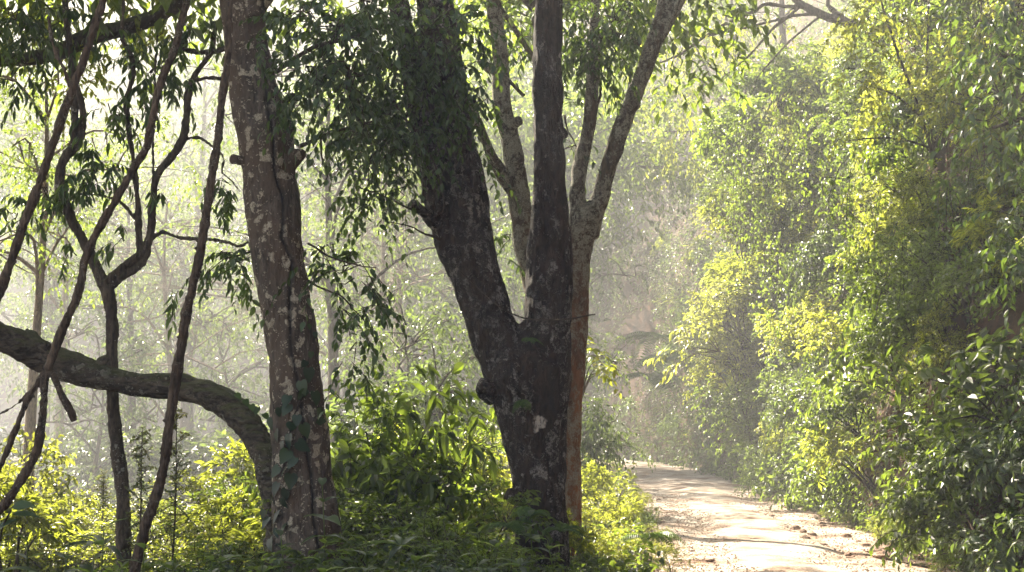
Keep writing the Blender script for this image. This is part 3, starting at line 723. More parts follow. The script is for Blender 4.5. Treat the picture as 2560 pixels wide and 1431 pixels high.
# ================================================================== slender stems at the left
def slender(name, label, cat, Y, stems, mat, base, names=None, thorns=0, voxel=.0085):
    ps = [pxpath(q, Y) for q in stems]
    ps = [(p + np.stack([np.interp(np.arange(len(p)), np.arange(0, len(p) + 4, 4), rng.normal(size=len(np.arange(0, len(p) + 4, 4))) * .006) for _ in range(3)], -1), r) for p, r in ps]
    Vt, Tt, idx, ck = blend_stems(ps, voxel, 2, .007, None, (9, 9, 5))
    root = thing(name, label, cat, tuple(base))
    stem_parts(root, Vt, Tt, idx, ck, names or (['trunk'] + ['branch'] * (len(stems) - 1)), mat)
    if thorns:
        mb = MB()
        for p, r in ps:
            for j in range(1, len(p) - 1):
                for _ in range(thorns):
                    if rng.random() < .35:
                        a = rng.uniform(0, 2 * math.pi); t = nrm(p[j + 1] - p[j]); s = nrm(np.cross(t, (0, 1, 0))); b = np.cross(t, s)
                        d = math.cos(a) * s + math.sin(a) * b; q = p[j] + d * r[j] * .9; h = rng.uniform(.012, .024)
                        mb.add(*tube(np.array([q, q + d * h * .6, q + d * h]), [h * .75, h * .5, .001], 4, cap=False))
        part('thorns', mb, mat, root, kind='stuff')
    return root
M['slim_bark'] = bark_mat('slim_bark', (.040, .030, .020), (.092, .070, .048), (.16, .125, .088), lichen=(.38, .37, .31), lich=.45, lscale=9, moss=.3)
M['thorn_bark'] = bark_mat('thorn_bark', (.046, .031, .020), (.105, .074, .048), (.17, .125, .085), lichen=(.36, .33, .25), lich=.55, lscale=10, ragged=True, bump=1.0)
YS = 13.6
yt = slender('slender_tree', 'slender winding tree dividing into a tangle of stems beyond the arched trunk', 'tree', YS, [
    [(314, 1520, 46), (312, 1431, 38), (309, 1380, 36), (309, 1262, 34), (294, 1109, 32), (281, 1006, 30), (278, 904, 30), (281, 802, 30), (270, 735, 34), (260, 705, 34)],
    [(266, 725, 30), (250, 692, 26), (216, 619, 25), (176, 543, 25), (150, 475, 26), (153, 415, 24), (172, 383, 24), (196, 362, 20), (209, 322, 17), (208, 262, 15), (192, 216, 14), (180, 190, 12)],
    [(176, 385, 20), (186, 350, 20), (187, 290, 19), (186, 211, 18), (178, 150, 17), (170, 100, 17), (160, 0, 16), (150, -150, 14), (130, -400, 9)],
    [(262, 715, 28), (300, 672, 22), (335, 648, 22), (358, 630, 22), (374, 590, 20), (380, 510, 19), (392, 450, 20), (410, 415, 20), (440, 380, 20), (460, 345, 20), (466, 300, 18), (476, 220, 17), (500, 170, 14), (526, 133, 13), (534, 80, 10), (536, 60, 7)],
    [(270, 720, 24), (310, 690, 18), (350, 665, 17), (372, 630, 15), (376, 590, 14)],
    [(350, 640, 18), (347, 595, 18), (345, 528, 16), (337, 428, 14), (322, 330, 13), (313, 265, 13), (322, 225, 13), (334, 180, 12), (326, 135, 12), (304, 92, 11), (308, 40, 10), (314, -60, 8)],
    [(480, 205, 12), (510, 197, 10), (558, 199, 9)],
    [(438, 105, 12), (450, 123, 12), (480, 130, 12), (505, 134, 12), (540, 131, 12), (575, 118, 11)],
    [(376, 600, 12), (407, 581, 10), (430, 590, 9), (453, 596, 9), (518, 597, 8), (570, 608, 8), (600, 616, 8), (622, 603, 7)],
    [(466, 350, 10), (490, 346, 8), (508, 350, 7), (533, 372, 6), (550, 385, 6), (557, 405, 6), (550, 430, 5), (575, 450, 4), (600, 480, 3)],
    [(345, 555, 9), (310, 515, 7), (282, 498, 6), (240, 484, 6), (205, 483, 6), (166, 490, 5)],
    [(380, 470, 7), (384, 440, 6), (382, 380, 6), (388, 250, 6), (392, 60, 5)]],
    M['slim_bark'], P(314, 1500, YS))
Y_cl = [clump(x, y, 13.5, rx, ry, n, .3) for x, y, rx, ry, n in ((250, 400, 30, 40, 6), (300, 290, 30, 50, 6), (380, 190, 40, 50, 10), (430, 230, 30, 40, 8), (360, 250, 20, 30, 4), (270, 270, 25, 40, 4), (210, 440, 30, 50, 7), (190, 470, 30, 40, 5), (235, 440, 20, 40, 4),
        (290, 420, 25, 30, 4), (90, 520, 40, 40, 5), (40, 540, 30, 30, 4), (110, 480, 30, 30, 4), (550, 500, 30, 40, 6), (570, 470, 30, 30, 5), (470, 90, 30, 40, 6), (500, 40, 30, 40, 7), (350, 150, 30, 40, 6), (310, 600, 25, 20, 3), (190, 640, 30, 15, 3), (400, 490, 20, 30, 2), (540, 660, 40, 20, 4), (600, 690, 30, 40, 6), (450, 720, 20, 20, 2), (300, 100, 40, 50, 6), (90, 110, 60, 60, 14), (40, 60, 60, 50, 14), (30, 190, 40, 40, 7), (130, 30, 60, 40, 10), (200, 60, 50, 40, 8))]
crown_from(yt, Y_cl, M['leaf_dark'], .135, .036, 7, (.1, .9), 280, 'mid', .20, 1.3, .5, up=.35, fork=.5)

l1 = slender('thorny_stem', 'thorny stem slanting steeply from the picture edge towards the mossy bough', 'liana', 11.2, [
    [(-130, 1080, 24), (-60, 880, 23), (10, 704, 22), (50, 594, 21), (90, 483, 21), (131, 372, 20), (166, 267, 20), (191, 201, 19), (221, 116, 19), (252, 15, 18), (275, -80, 17), (320, -300, 14)],
    [(172, 215, 10), (160, 170, 9), (146, 146, 9), (128, 100, 8), (118, 40, 7)]], M['thorn_bark'], P(-150, 1120, 11.2), thorns=2)
l2 = slender('thorny_stem', 'thorny stem bending over the arched trunk and dividing below it', 'liana', 11.9, [
    [(-70, 1340, 22, 11.6), (0, 1277, 22, 11.7), (46, 1211, 22, 11.8), (92, 1124, 21), (107, 1017, 19), (112, 945, 20), (126, 905, 22), (148, 838, 21), (172, 785, 20), (199, 722, 20), (216, 649, 20), (252, 563, 20), (302, 478, 20), (345, 405, 20), (370, 364, 20), (380, 318, 19), (392, 250, 19), (408, 191, 18), (438, 116, 18), (460, 35, 17), (474, -50, 16), (500, -250, 12)],
    [(120, 925, 18), (90, 965, 16), (61, 1017, 16), (26, 1109, 15), (0, 1170, 15), (-40, 1250, 15)],
    [(108, 930, 8), (80, 970, 7), (51, 1001, 6), (20, 1025, 6), (-10, 1040, 5)],
    [(128, 928, 17), (145, 968, 17), (158, 996, 17), (174, 1024, 16), (186, 1052, 15)]], M['thorn_bark'], P(-70, 1360, 11.6), thorns=1, names=['trunk', 'branch', 'branch', 'broken_branch'])
l3 = slender('thorny_stem', 'thorny stem standing upright in front of the arched trunk, next to the cracked tree', 'liana', 11.5, [
    [(300, 1520, 30), (332, 1431, 27), (352, 1364, 26), (378, 1277, 25), (395, 1215, 25), (409, 1160, 24), (420, 1080, 23), (434, 981, 23), (446, 905, 23), (460, 828, 23), (472, 765, 23), (487, 700, 22), (498, 640, 22), (508, 579, 22), (518, 515, 22), (528, 453, 21), (536, 400, 21), (543, 352, 20), (552, 280, 20), (560, 220, 19), (567, 160, 18), (572, 80, 17), (580, -60, 16), (600, -300, 12)]],
    M['thorn_bark'], P(305, 1510, 11.5), thorns=2)
mb_ = slender('mossy_bough_tree', 'mossy horizontal bough crossing high behind the thorny stems', 'tree', 15.0, [
    [(-900, 1400, 120), (-880, 900, 100), (-800, 500, 84), (-600, 260, 66), (-300, 170, 54), (-100, 155, 44), (0, 150, 36), (75, 146, 36), (151, 130, 42), (200, 102, 46), (252, 86, 44), (322, 68, 42), (402, 35, 38), (453, 8, 34), (520, -40, 28), (620, -120, 22)]],
    M['moss_bark'], P(-900, 1400, 15), voxel=.02)
cl = [clump(x, y, 15, rx, ry, n, .4) for x, y, rx, ry, n in ((180, 190, 60, 40, 10), (240, 170, 40, 40, 7), (60, 80, 70, 60, 16), (330, 30, 70, 40, 12), (420, 60, 50, 40, 8), (150, 60, 60, 50, 10), (20, 100, 50, 50, 9))]
cl += [(P(-700, -300, 16) + np.array((dx, dy, dz)), (1.4, 1.4, .9), 34) for dx, dy, dz in ((0, 0, 0), (2, .5, 1), (4, 1.6, 2), (1, 3, 2), (4, 3.5, 2.6), (-1, 4, 1), (2, 5, 3))]
crown_from(mb_, cl, M['leaf_lime'], .095, .04, 9, (.1, .9), 120, 'mid', .32, .6, .5)

# ================================================================== shrubs (one of each kind, then copies)
def make_shrub(name, mat, L, W, rx=.8, rz=.8, lobes=8, sprays=17, nleaf=8, length=.26, droop=.4, pair=False, up=.8, kind='mid', base=.15, fork=.55, tint=(.05, .95), jit=.3):
    root = thing(name, 'tmp tmp tmp tmp', 'shrub')
    lv = Leaves(); tw = MB(); st = MB()
    for k in range(lobes):
        a = 2.4 * k + rng.uniform(-.5, .5); el = rng.uniform(.0, 1.25)
        c = np.array((math.cos(a) * math.cos(el) * rx, math.sin(a) * math.cos(el) * rx, math.sin(el) * rz * 1.1 + rz * .45)) * rng.uniform(.5, .85)
        r = rng.uniform(.28, .46) * rx
        mid = c * np.array((.45, .45, .6)) + rng.normal(size=3) * .04
        st.add(*tube(catmull(np.array([(rng.normal() * .05, rng.normal() * .05, -.15), mid, c]), 7), np.linspace(.016, .006, 7), 4, cap=False))
        for _ in range(sprays):
            q = rng.normal(size=3); q /= np.linalg.norm(q); q[2] = abs(q[2]) * .9 - .25
            s0 = c + q * r * rng.uniform(.3, 1)
            d = nrm(q * .8 + rng.normal(size=3) * .35 + np.array((0, 0, .25)) + c * .3)
            spray(lv, tw, s0, d, length * rng.uniform(.7, 1.3), nleaf, L, W, droop, .35, tint, .0035, up, jit, pair, fork)
    mb = MB(); mb.add(*leaf_tris(lv.cat(), kind)); part('foliage', mb, mat, root, kind='stuff')
    part('branches', st, M['twig'], root, True, kind='stuff')
    if kind != 'low': part('twigs', tw, M['twig'], root, kind='stuff')
    return root
KINDS = {
    'broad': ('broad_leaved_shrub', 'broad-leaved shrub', make_shrub('broad_leaved_shrub', M['leaf_mid'], .082, .042, lobes=9, sprays=28, nleaf=9, length=.24)),
    'lance': ('narrow_leaved_shrub', 'narrow-leaved shrub', make_shrub('narrow_leaved_shrub', M['leaf_lime'], .105, .027, lobes=9, sprays=26, nleaf=10, length=.16, fork=.9, droop=.45, jit=.35)),
    'small': ('fine_leaved_shrub', 'fine-leaved shrub', make_shrub('fine_leaved_shrub', M['leaf_mid'], .050, .024, lobes=9, sprays=42, nleaf=11, length=.22)),
    'yellow': ('yellow_green_shrub', 'yellow-green shrub', make_shrub('yellow_green_shrub', M['leaf_yellow'], .068, .033, lobes=9, sprays=30, nleaf=9, length=.24)),
    'grey': ('grey_green_shrub', 'matt grey-green shrub', make_shrub('grey_green_shrub', M['leaf_grey'], .090, .042, lobes=9, sprays=26, droop=.6)),
    'pinnate': ('feathery_shrub', 'feathery shrub', make_shrub('feathery_shrub', M['leaf_lime'], .050, .019, sprays=14, nleaf=22, length=.42, pair=True, droop=.15, fork=.35, jit=.12)),
    'big': ('large_leaved_shrub', 'large-leaved shrub', make_shrub('large_leaved_shrub', M['leaf_mid'], .150, .068, lobes=7, sprays=9, nleaf=7, length=.3, droop=.5)),
    'tiny': ('tiny_leaved_bush', 'tiny-leaved glossy bush', make_shrub('tiny_leaved_bush', M['leaf_lime'], .042, .023, lobes=9, sprays=44, nleaf=11, length=.20, rx=.7)),
}
USED = set()
LABELS = {}
def place(kind, loc, label, group=None, rotz=None, scale=1.0, tilt=(0, 0), cat='shrub'):
    nm, txt, proto = KINDS[kind]
    rotz = rng.uniform(0, 6.28) if rotz is None else rotz
    if kind in USED: o = copy_thing(proto, loc, rotz, scale, tilt)
    else:
        USED.add(kind); o = proto; o.location = loc; o.rotation_euler = (tilt[0], tilt[1], rotz); o.scale = (scale,) * 3 if np.isscalar(scale) else scale
    tag(o, label.replace('*', txt), cat, group)
    return o

# ---- leafy cover of the bank (a mat of creepers nobody could count)
def bank_leaves(s0, s1, z0, z1, n, L, W, mat, name, label, outr=(.02, .28), holes=(), kind='mid', tint=(.02, .9), th=-.08):
    s = rng.uniform(s0, s1, n); z = z0 + (z1 - z0) * rng.uniform(0, 1, n)
    keep = np.array([noise.noise((a * .8, c * .9, 7.3)) for a, c in zip(s, z)]) > th
    for hs, hz, hr in holes: keep &= ((s - hs) ** 2 + ((z - hz) * 1.1) ** 2) > hr * hr * rng.uniform(.6, 1.3, n)
    s, z = s[keep], z[keep]; n = len(s)
    lump = np.array([max(0, noise.noise((a * 1.6, c * 1.6, 2.2))) for a, c in zip(s, z)])
    p = bank_pt(s, z, rng.uniform(outr[0], outr[1], n) + lump * .35)
    on = -np.stack([np.interp(s, BLEN, BN[:, 0]), np.interp(s, BLEN, BN[:, 1]), 0 * s], -1)
    ax = on * .5 + np.array((0, 0, -.65)) + rng.normal(size=(n, 3)) * .5
    nn = on * .7 + UP * .7 + rng.normal(size=(n, 3)) * .4
    sc = rng.uniform(.6, 1.25, n)
    lv = Leaves(); lv.add(p, ax, nn, L * sc, W * sc, rng.uniform(tint[0], tint[1], n))
    o = link(name, MB().add(*leaf_tris(lv.cat(), kind)).mesh(name), mat); tag(o, label, 'creepers', kind='stuff')
def s_of_y(y): return float(np.interp(y, BS[:260, 1], BLEN[:260]))
HOLES = [(s_of_y(18.4), 1.2, .42), (s_of_y(19.4), 1.25, .5), (s_of_y(20.4), 1.3, .5), (s_of_y(66), 5.0, 3.0), (s_of_y(22.5), 2.4, .35)]
bank_leaves(s_of_y(7), s_of_y(28), .05, 8.5, 95000, .070, .036, M['leaf_mid'], 'bank_creepers', 'mat of green creepers on the steep bank beside the road', holes=HOLES)
bank_leaves(s_of_y(26), s_of_y(48), .05, 14, 52000, .095, .045, M['leaf_mid'], 'bank_creepers', 'sunlit creepers on the bank beyond the bulge', holes=HOLES)
bank_leaves(s_of_y(44), 100, .0, 26, 90000, .135, .068, M['leaf_grey'], 'bank_creepers', 'hazy leaf cover of the far bank where the road bends', (.05, .7), HOLES, 'low', th=-.45)
bank_leaves(96, BLEN[-1], .0, 46, 80000, .42, .24, M['leaf_mid'], 'hillside_wood', 'hazy wooded hillside far behind the trees', (.1, 1.8), (), 'low', th=-.6)

# ---- shrubs on the bank, one by one
zone_y = [(0, 13.5, 'near the camera'), (13.5, 17, 'above the flat rock'), (17, 21, 'by the red earth'), (21, 26, 'midway along it'), (26, 32, 'before the leafy bulge'), (32, 38, 'on the leafy bulge'), (38, 48, 'beyond the leafy bulge'), (48, 80, 'near the road bend')]
def bank_label(y, z):
    a = [t for lo, hi, t in zone_y if lo <= y < hi][0]
    b = 'at the bank foot' if z < 1.2 else 'low on the bank' if z < 2.8 else 'halfway up the bank' if z < 5 else 'high on the bank'
    return f'* {b} {a}'
def bank_shrub(kind, y, z, scale, out=.0, lab=None):
    s = s_of_y(y); p = bank_pt(s, z, out)[0]
    n = -np.array((np.interp(s, BLEN, BN[:, 0]), np.interp(s, BLEN, BN[:, 1])))
    t = rng.uniform(.25, .75)
    # lean out of the slope: rotate up towards n
    o = place(kind, tuple(p), lab or bank_label(y, z), 'shrubs covering the road bank', 0, scale)
    axis = Vector((-n[1], n[0], 0)); q = Matrix.Rotation(t, 3, axis) @ Matrix.Rotation(rng.uniform(0, 6.28), 3, 'Z')
    o.rotation_euler = q.to_euler()
    return o
kn = ['broad', 'lance', 'small', 'big', 'grey', 'pinnate', 'tiny', 'lance', 'broad', 'big', 'yellow']
yy = 10.5; c = 0
while yy < 38:
    zmax = min(10.5, 1.6 + .31 * yy)
    z = rng.uniform(.1, .9) if yy > 17 else rng.uniform(.45, 1.0)
    while z < zmax:
        y_ = yy + rng.uniform(-.7, .7)
        hole = any((s_of_y(y_) - a) ** 2 + (z - b) ** 2 < (r + .35) ** 2 for a, b, r in HOLES) or (15.8 < y_ < 21.5 and .45 < z < 1.9)
        if not hole and rng.random() < .9:
            k = kn[int(rng.integers(len(kn)))]
            if yy < 14.5 and k in ('yellow', 'lance', 'tiny'): k = 'grey' if rng.random() < .5 else 'broad'
            bank_shrub(k, y_, z, rng.uniform(.65, 1.15) * (1 + .012 * (yy - 10)), rng.uniform(-.1, .25))
            c += 1
        z += rng.uniform(.7, 1.35) * (1 + .012 * (yy - 10))
    yy += rng.uniform(1.0, 1.5) * (1 + .01 * (yy - 10))
for (k, y_, z_, sc) in (('grey', 11.2, .3, .55), ('broad', 12.0, .1, .5), ('grey', 12.8, .4, .55), ('big', 13.6, .15, .5), ('broad', 14.4, .35, .5), ('grey', 15.2, .1, .45), ('small', 16.0, .2, .5), ('broad', 16.8, .3, .45), ('yellow', 17.8, .1, .42), ('pinnate', 18.8, .1, .45), ('yellow', 20.0, .15, .45), ('grey', 12.4, 1.0, .7), ('big', 13.8, 1.1, .7), ('broad', 15.0, .95, .6)):
    bank_shrub(k, y_, z_, sc, -.12)
# the leafy bulge whose edge stands out against the haze
for (x, y_, k, sc) in ((1830, 330, 'broad', 1.5), (1850, 430, 'small', 1.5), (1830, 520, 'lance', 1.4), (1840, 600, 'yellow', 1.5), (1830, 700, 'lance', 1.5), (1825, 780, 'yellow', 1.5), (1820, 860, 'tiny', 1.6), (1820, 930, 'yellow', 1.5), (1850, 1010, 'broad', 1.4), (1890, 1090, 'broad', 1.2), (1900, 380, 'pinnate', 1.5), (1920, 500, 'lance', 1.5), (1910, 640, 'small', 1.5), (1900, 760, 'broad', 1.5), (1890, 880, 'yellow', 1.5), (1900, 960, 'lance', 1.4), (1960, 1130, 'grey', 1.0), (1870, 250, 'grey', 1.5), (1930, 190, 'broad', 1.5)):
    p = P(x, y_ + 40, 33.5 + rng.uniform(-.8, .8)); 
    h = 'top' if y_ < 350 else 'upper edge' if y_ < 560 else 'middle' if y_ < 800 else 'lower edge' if y_ < 1000 else 'foot'
    o = place(k, tuple(p + np.array((.25, 0, -.3))), f'* at the {h} of the leafy bulge', 'shrubs covering the road bank', rng.uniform(0, 6.28), sc, (0, -.5))
# far bank
yy = 41
while yy < 72:
    z = rng.uniform(.2, 1.2)
    while z < 15:
        k = kn[int(rng.integers(len(kn)))]
        s = s_of_y(yy) if yy < 64 else 78 + (yy - 64) * 3
        p = bank_pt(s, z, -.9)[0]
        if not any((s - a) ** 2 + (z - b) ** 2 < (r + .8) ** 2 for a, b, r in HOLES):
            place(k, tuple(p), bank_label(min(yy, 79), z), 'shrubs covering the road bank', None, rng.uniform(1.2, 1.9), (rng.uniform(-.2, .4), -.3))
        z += rng.uniform(2.0, 3.6)
    yy += rng.uniform(2.4, 3.6)

# hanging curtains of creeper
def curtain(px, py, Y, wpx, hpx, n, mat, label):
    root = thing('hanging_creeper', label, 'creeper', tuple(P(px, py, Y)), 'creepers hanging from the bank')
    lv = Leaves(); tw = MB()
    for _ in range(n):
        x = px + (math.floor(rng.uniform(-2.5, 2.5) + .5) / 5) * wpx + rng.normal() * wpx * .045; y0 = py + rng.uniform(0, .5) * hpx; h = hpx * rng.uniform(.35, 1) * .75
        yd = Y + rng.uniform(-.4, .4); a = P(x, y0, yd); b = P(x + rng.normal() * 12, y0 + h, yd)
        path = catmull(np.array([a, (a + b) / 2 + rng.normal(size=3) * .16, b]), 10); tw.add(*tube(path, np.linspace(.007, .003, 10), 3, cap=False))
        m = int(np.linalg.norm(a - b) / .045); u = rng.uniform(0, 1, m) * 8.99; i0 = u.astype(int); f = (u - i0)[:, None]
        pos = path[i0] * (1 - f) + path[i0 + 1] * f + rng.normal(size=(m, 3)) * .035
        ax = rng.normal(size=(m, 3)) * .6 + np.array((-.1, -.3, -.7)); nn = rng.normal(size=(m, 3)) * .5 + np.array((-.3, -.5, .6))
        sc = rng.uniform(.7, 1.2, m); lv.add(pos, ax, nn, .085 * sc, .045 * sc, rng.uniform(.05, .95, m))
    part('foliage', MB().add(*leaf_tris(lv.cat(), 'mid')), mat, root, kind='stuff'); part('strands', tw, M['twig'], root, kind='stuff')
for a in ((1830, 240, 31, 90, 330, 20, M['leaf_mid'], 'dark creeper curtain hanging at the outer edge of the leafy bulge'), (1880, 300, 30, 90, 420, 22, M['leaf_mid'], 'long shaded creeper curtain hanging down the front of the leafy bulge'),
          (1960, 220, 28, 110, 300, 16, M['leaf_mid'], 'sunlit creeper curtain hanging below the bare branches'), (2060, 330, 25, 110, 300, 14, M['leaf_mid'], 'thin creeper curtain halfway up the bank'), (1950, 560, 28, 90, 300, 14, M['leaf_mid'], 'creeper curtain hanging behind the yellow sprig'), (1700, 330, 44, 120, 240, 20, M['leaf_mid'], 'hazy creeper strands beyond the leafy bulge'), (2150, 420, 21, 120, 380, 14, M['leaf_mid'], 'green creeper curtain below the young tree'), (2280, 520, 18.5, 130, 420, 14, M['leaf_mid'], 'shaded creeper curtain above the bare red earth'), (2420, 300, 16.5, 140, 420, 14, M['leaf_dark'], 'dark creeper curtain under the dark-leaved tree'), (2060, 760, 25, 110, 280, 12, M['leaf_mid'], 'short creeper curtain low on the bank')):
    curtain(*a)

# lit sprigs reaching out of the bank and from behind the tree
def sprig(px, py, Y, ends, mat, L, W, label, name='leafy_sprig', nleaf=11, n2=3):
    root = thing(name, label, 'branch', tuple(P(px, py, Y)))
    lv = Leaves()
    for (ex, ey) in ends:
        a = P(px, py, Y); b = P(ex, ey, Y - .5); path = catmull(np.array([a, (a + b) / 2 + np.array((0, 0, .12)), b]), 9)
        part('twig', MB().add(*tube(path, np.linspace(.012, .004, 9), 4)), M['far_bark'], root)
        for q in range(n2):
            st = path[8 - q]; d = nrm(path[8] - path[4]) + rng.normal(size=3) * .3
            spray(lv, None, st, d, .34, nleaf, L, W, .5, .3, (.3, .95), fork=.6)
    leaf_objects(lv.cat(), root, mat, 'fine')
sprig(1800, 880, 29, [(1660, 890), (1680, 920), (1720, 850), (1715, 815), (1770, 840)], M['leaf_yellow'], .20, .055, 'bright leaf tufts on thin twigs reaching out over the road', nleaf=6)
sprig(2240, 480, 22, [(2160, 485), (2190, 500), (2230, 495)], M['leaf_yellow'], .16, .07, 'yellow sprig with a few big curved leaves in front of the bank', nleaf=6, n2=1)
sprig(1452, 1000, 18, [(1490, 900), (1500, 940), (1480, 870), (1505, 915)], M['leaf_lime'], .12, .055, 'sunlit leaves peeping out behind the rust-barked trunk', nleaf=7)

# ================================================================== bare branches at the top, from a tree on the bank
o_root = slender('leaning_tree', 'nearly bare grey branches reaching left over the road from the top of the bank', 'tree', 30, [
    [(2330, 330, 44, 31), (2290, 230, 40, 31), (2230, 130, 34, 30.5), (2180, 80, 28), (2112, 54, 23), (2073, 44, 21), (2043, 32, 20), (2013, 18, 20), (1992, 0, 19), (1960, -40, 17), (1900, -150, 14)],
    [(2010, 14, 12), (1990, 17, 11), (1969, 17, 10), (1911, 11, 10), (1888, 28, 10), (1849, 44, 9), (1807, 62, 8), (1780, 81, 8), (1729, 115, 7), (1692, 141, 6), (1640, 160, 5)],
    [(2060, 42, 10), (2043, 37, 9), (1992, 39, 8), (1934, 52, 8), (1877, 67, 7), (1826, 78, 6), (1761, 89, 6), (1720, 80, 5), (1681, 82, 4)],
    [(2005, 15, 9), (1969, 44, 8), (1932, 71, 8), (1911, 95, 7), (1877, 134, 6), (1837, 171, 5), (1800, 200, 4)],
    [(2060, 38, 8), (2050, 40, 8), (2015, 67, 7), (1992, 88, 6), (1957, 122, 5), (1923, 159, 5), (1890, 200, 4)],
    [(2130, 60, 14), (2080, 25, 12), (2070, 0, 11), (2100, -60, 9)]], M['far_bark'], P(2330, 330, 31), voxel=.018)
cl = [clump(x, y, 30, 30, 16, 2, .4) for x, y in ((1780, 90), (1700, 130), (1900, 40), (1850, 130), (1960, 60), (1740, 60), (1830, 60), (1660, 110))]
crown_from(o_root, cl, M['leaf_yellow'], .13, .06, 4, (.4, .95), 60, 'mid', .3, .9, .4)
o_t = thing('young_tree', 'young tree with bright yellow-green leaves at the top of the bank', 'tree', tuple(P(2330, 420, 20)))
branches(o_t, [[(2340, 420, 10), (2318, 340, 9), (2290, 250, 8), (2250, 150, 7), (2220, 60, 6), (2190, -40, 4)], [(2300, 290, 6), (2240, 240, 5), (2190, 220, 4), (2140, 200, 3)], [(2325, 370, 6), (2260, 350, 5), (2200, 345, 4), (2120, 352, 3)], [(2318, 250, 6), (2318, 120, 5), (2322, 0, 4)]], 20, M['twig'])
cl = [clump(x, y, 20, 50, 40, n, .4) for x, y, n in ((2160, 60, 14), (2200, 20, 14), (2250, 60, 12), (2180, 120, 13), (2130, 180, 8), (2170, 230, 9), (2230, 180, 9), (2290, 130, 9), (2150, 300, 6), (2220, 300, 7), (2300, 220, 8), (2320, 60, 10), (2140, 20, 10), (2380, 120, 6))]
crown_from(o_t, cl, M['leaf_yellow'], .095, .045, 9, (.2, .95), 160, 'mid', .32, .5, .4)
dk = thing('dark_leaved_tree', 'dark-leaved tree hanging over the upper corner of the bank', 'tree', tuple(P(2700, 900, 13)))
branches(dk, [[(2700, 900, 50), (2680, 500, 44), (2640, 200, 36), (2560, -60, 26)], [(2660, 350, 20), (2560, 300, 14), (2480, 320, 8)], [(2640, 200, 20), (2540, 140, 12), (2450, 160, 6)]], 13, M['far_bark'])
cl = [clump(x, y, 13, 70, 60, n, .5) for x, y, n in ((2540, 40, 22), (2480, 130, 14), (2550, 200, 22), (2480, 300, 12), (2550, 360, 18), (2600, 500, 20), (2540, 560, 10), (2440, 30, 10), (2600, 100, 20), (2580, 720, 14))]
crown_from(dk, cl, M['leaf_dark'], .11, .052, 8, (.1, .9), 140, 'mid', .3, .6, .5)

ov = thing('overhanging_tree', 'hazy yellow-green tree crown overhanging the road beyond the bare branches', 'tree', tuple(P(1990, 620, 42)))
branches(ov, [[(1990, 620, 16), (1950, 480, 15), (1880, 340, 12), (1790, 230, 9), (1690, 170, 5)], [(1900, 370, 9), (1820, 340, 7), (1740, 330, 5), (1660, 330, 3)], [(1870, 330, 8), (1860, 200, 7), (1830, 90, 5), (1800, 0, 4)], [(1800, 240, 7), (1740, 120, 5), (1690, 20, 3)]], 42, M['far_bark'])
cl = [clump(x, y, 41 + rng.uniform(-2, 2), 70, 55, n, .9) for x, y, n in ((1640, 60, 16), (1700, 30, 18), (1780, 40, 18), (1860, 60, 16), (1660, 160, 20), (1740, 150, 22), (1820, 160, 20), (1640, 260, 20), (1720, 260, 26), (1800, 270, 22), (1660, 350, 20), (1740, 370, 24), (1810, 380, 20), (1700, 430, 12), (1880, 170, 16), (1930, 60, 14), (1600, 200, 10), (1590, 320, 8), (1560, 60, 10))]
crown_from(ov, cl, M['leaf_lime'], .15, .065, 9, (.05, .95), 100, 'low', .5, .8, .5)

# ================================================================== background trees
def make_tree(name, mat, bark, h=11, spread=3.2, nl=8, leaf=.16, nleaf=3600, lean=(0, 0), first=.4, r=.16, sparse=False):
    root = thing(name, 'tmp tmp tmp tmp', 'tree')
    n = 14; t = np.linspace(0, 1, n)
    tr = np.stack([lean[0] * t ** 1.5 + .25 * np.sin(t * 5 + rng.uniform(0, 6)) * t, lean[1] * t ** 1.5 + .25 * np.cos(t * 4 + rng.uniform(0, 6)) * t, -.4 + t * h * .92], -1)
    st = MB(); st.add(*tube(tr, r * (1 - .8 * t) * (1 + .8 * np.exp(-t * 14)), 9))
    tips = []
    for k in range(nl):
        u = first + (1 - first) * (k + .5) / nl; i = int(u * (n - 1)); b = tr[i]
        a = 2.4 * k + rng.uniform(-.4, .4); l = spread * (1.15 - .6 * (u - first) / (1 - first)) * rng.uniform(.7, 1.2)
        e = b + np.array((math.cos(a) * l, math.sin(a) * l, l * rng.uniform(.15, .7)))
        m = (b + e) / 2 + np.array((0, 0, .25 * l)) + rng.normal(size=3) * .2
        lim = catmull(np.array([b, m, e]), 9); st.add(*tube(lim, np.linspace(r * .42 * (1.1 - .6 * u), .02, 9), 6))
        for q in range(5 if not sparse else 7):
            j = int(rng.integers(3, 9)); f = lim[j] + rng.normal(size=3) * .32 * spread * np.array((1, 1, .6)) + np.array((0, 0, .2))
            tw = catmull(np.array([lim[j], (lim[j] + f) / 2 + rng.normal(size=3) * .15, f]), 6); st.add(*tube(tw, np.linspace(.028, .006, 6), 4))
            tips.append(f)
            if sparse:
                for _ in range(4):
                    g = f + rng.normal(size=3) * .5; st.add(*tube(catmull(np.array([tw[3], (f + g) / 2 + rng.normal(size=3) * .1, g]), 5), np.linspace(.012, .004, 5), 3))
    tips.append(tr[-1]); tips = np.array(tips)
    part('trunk', st, bark, root, True)
    per = max(4, nleaf // len(tips) // 7); lv = Leaves()
    for f in tips:
        rr = spread * rng.uniform(.14, .24)
        for _ in range(per):
            q = rng.normal(size=3); q /= np.linalg.norm(q); s0 = f + q * rr * np.array((1.2, 1.2, .7)) * rng.uniform(.3, 1)
            spray(lv, None, s0, q + rng.normal(size=3) * .4, leaf * 3, 7, leaf, leaf * .45, .5, .4, (.05, .95))
    part('crown', MB().add(*leaf_tris(lv.cat(), 'low')), mat, root, kind='stuff')
    return root
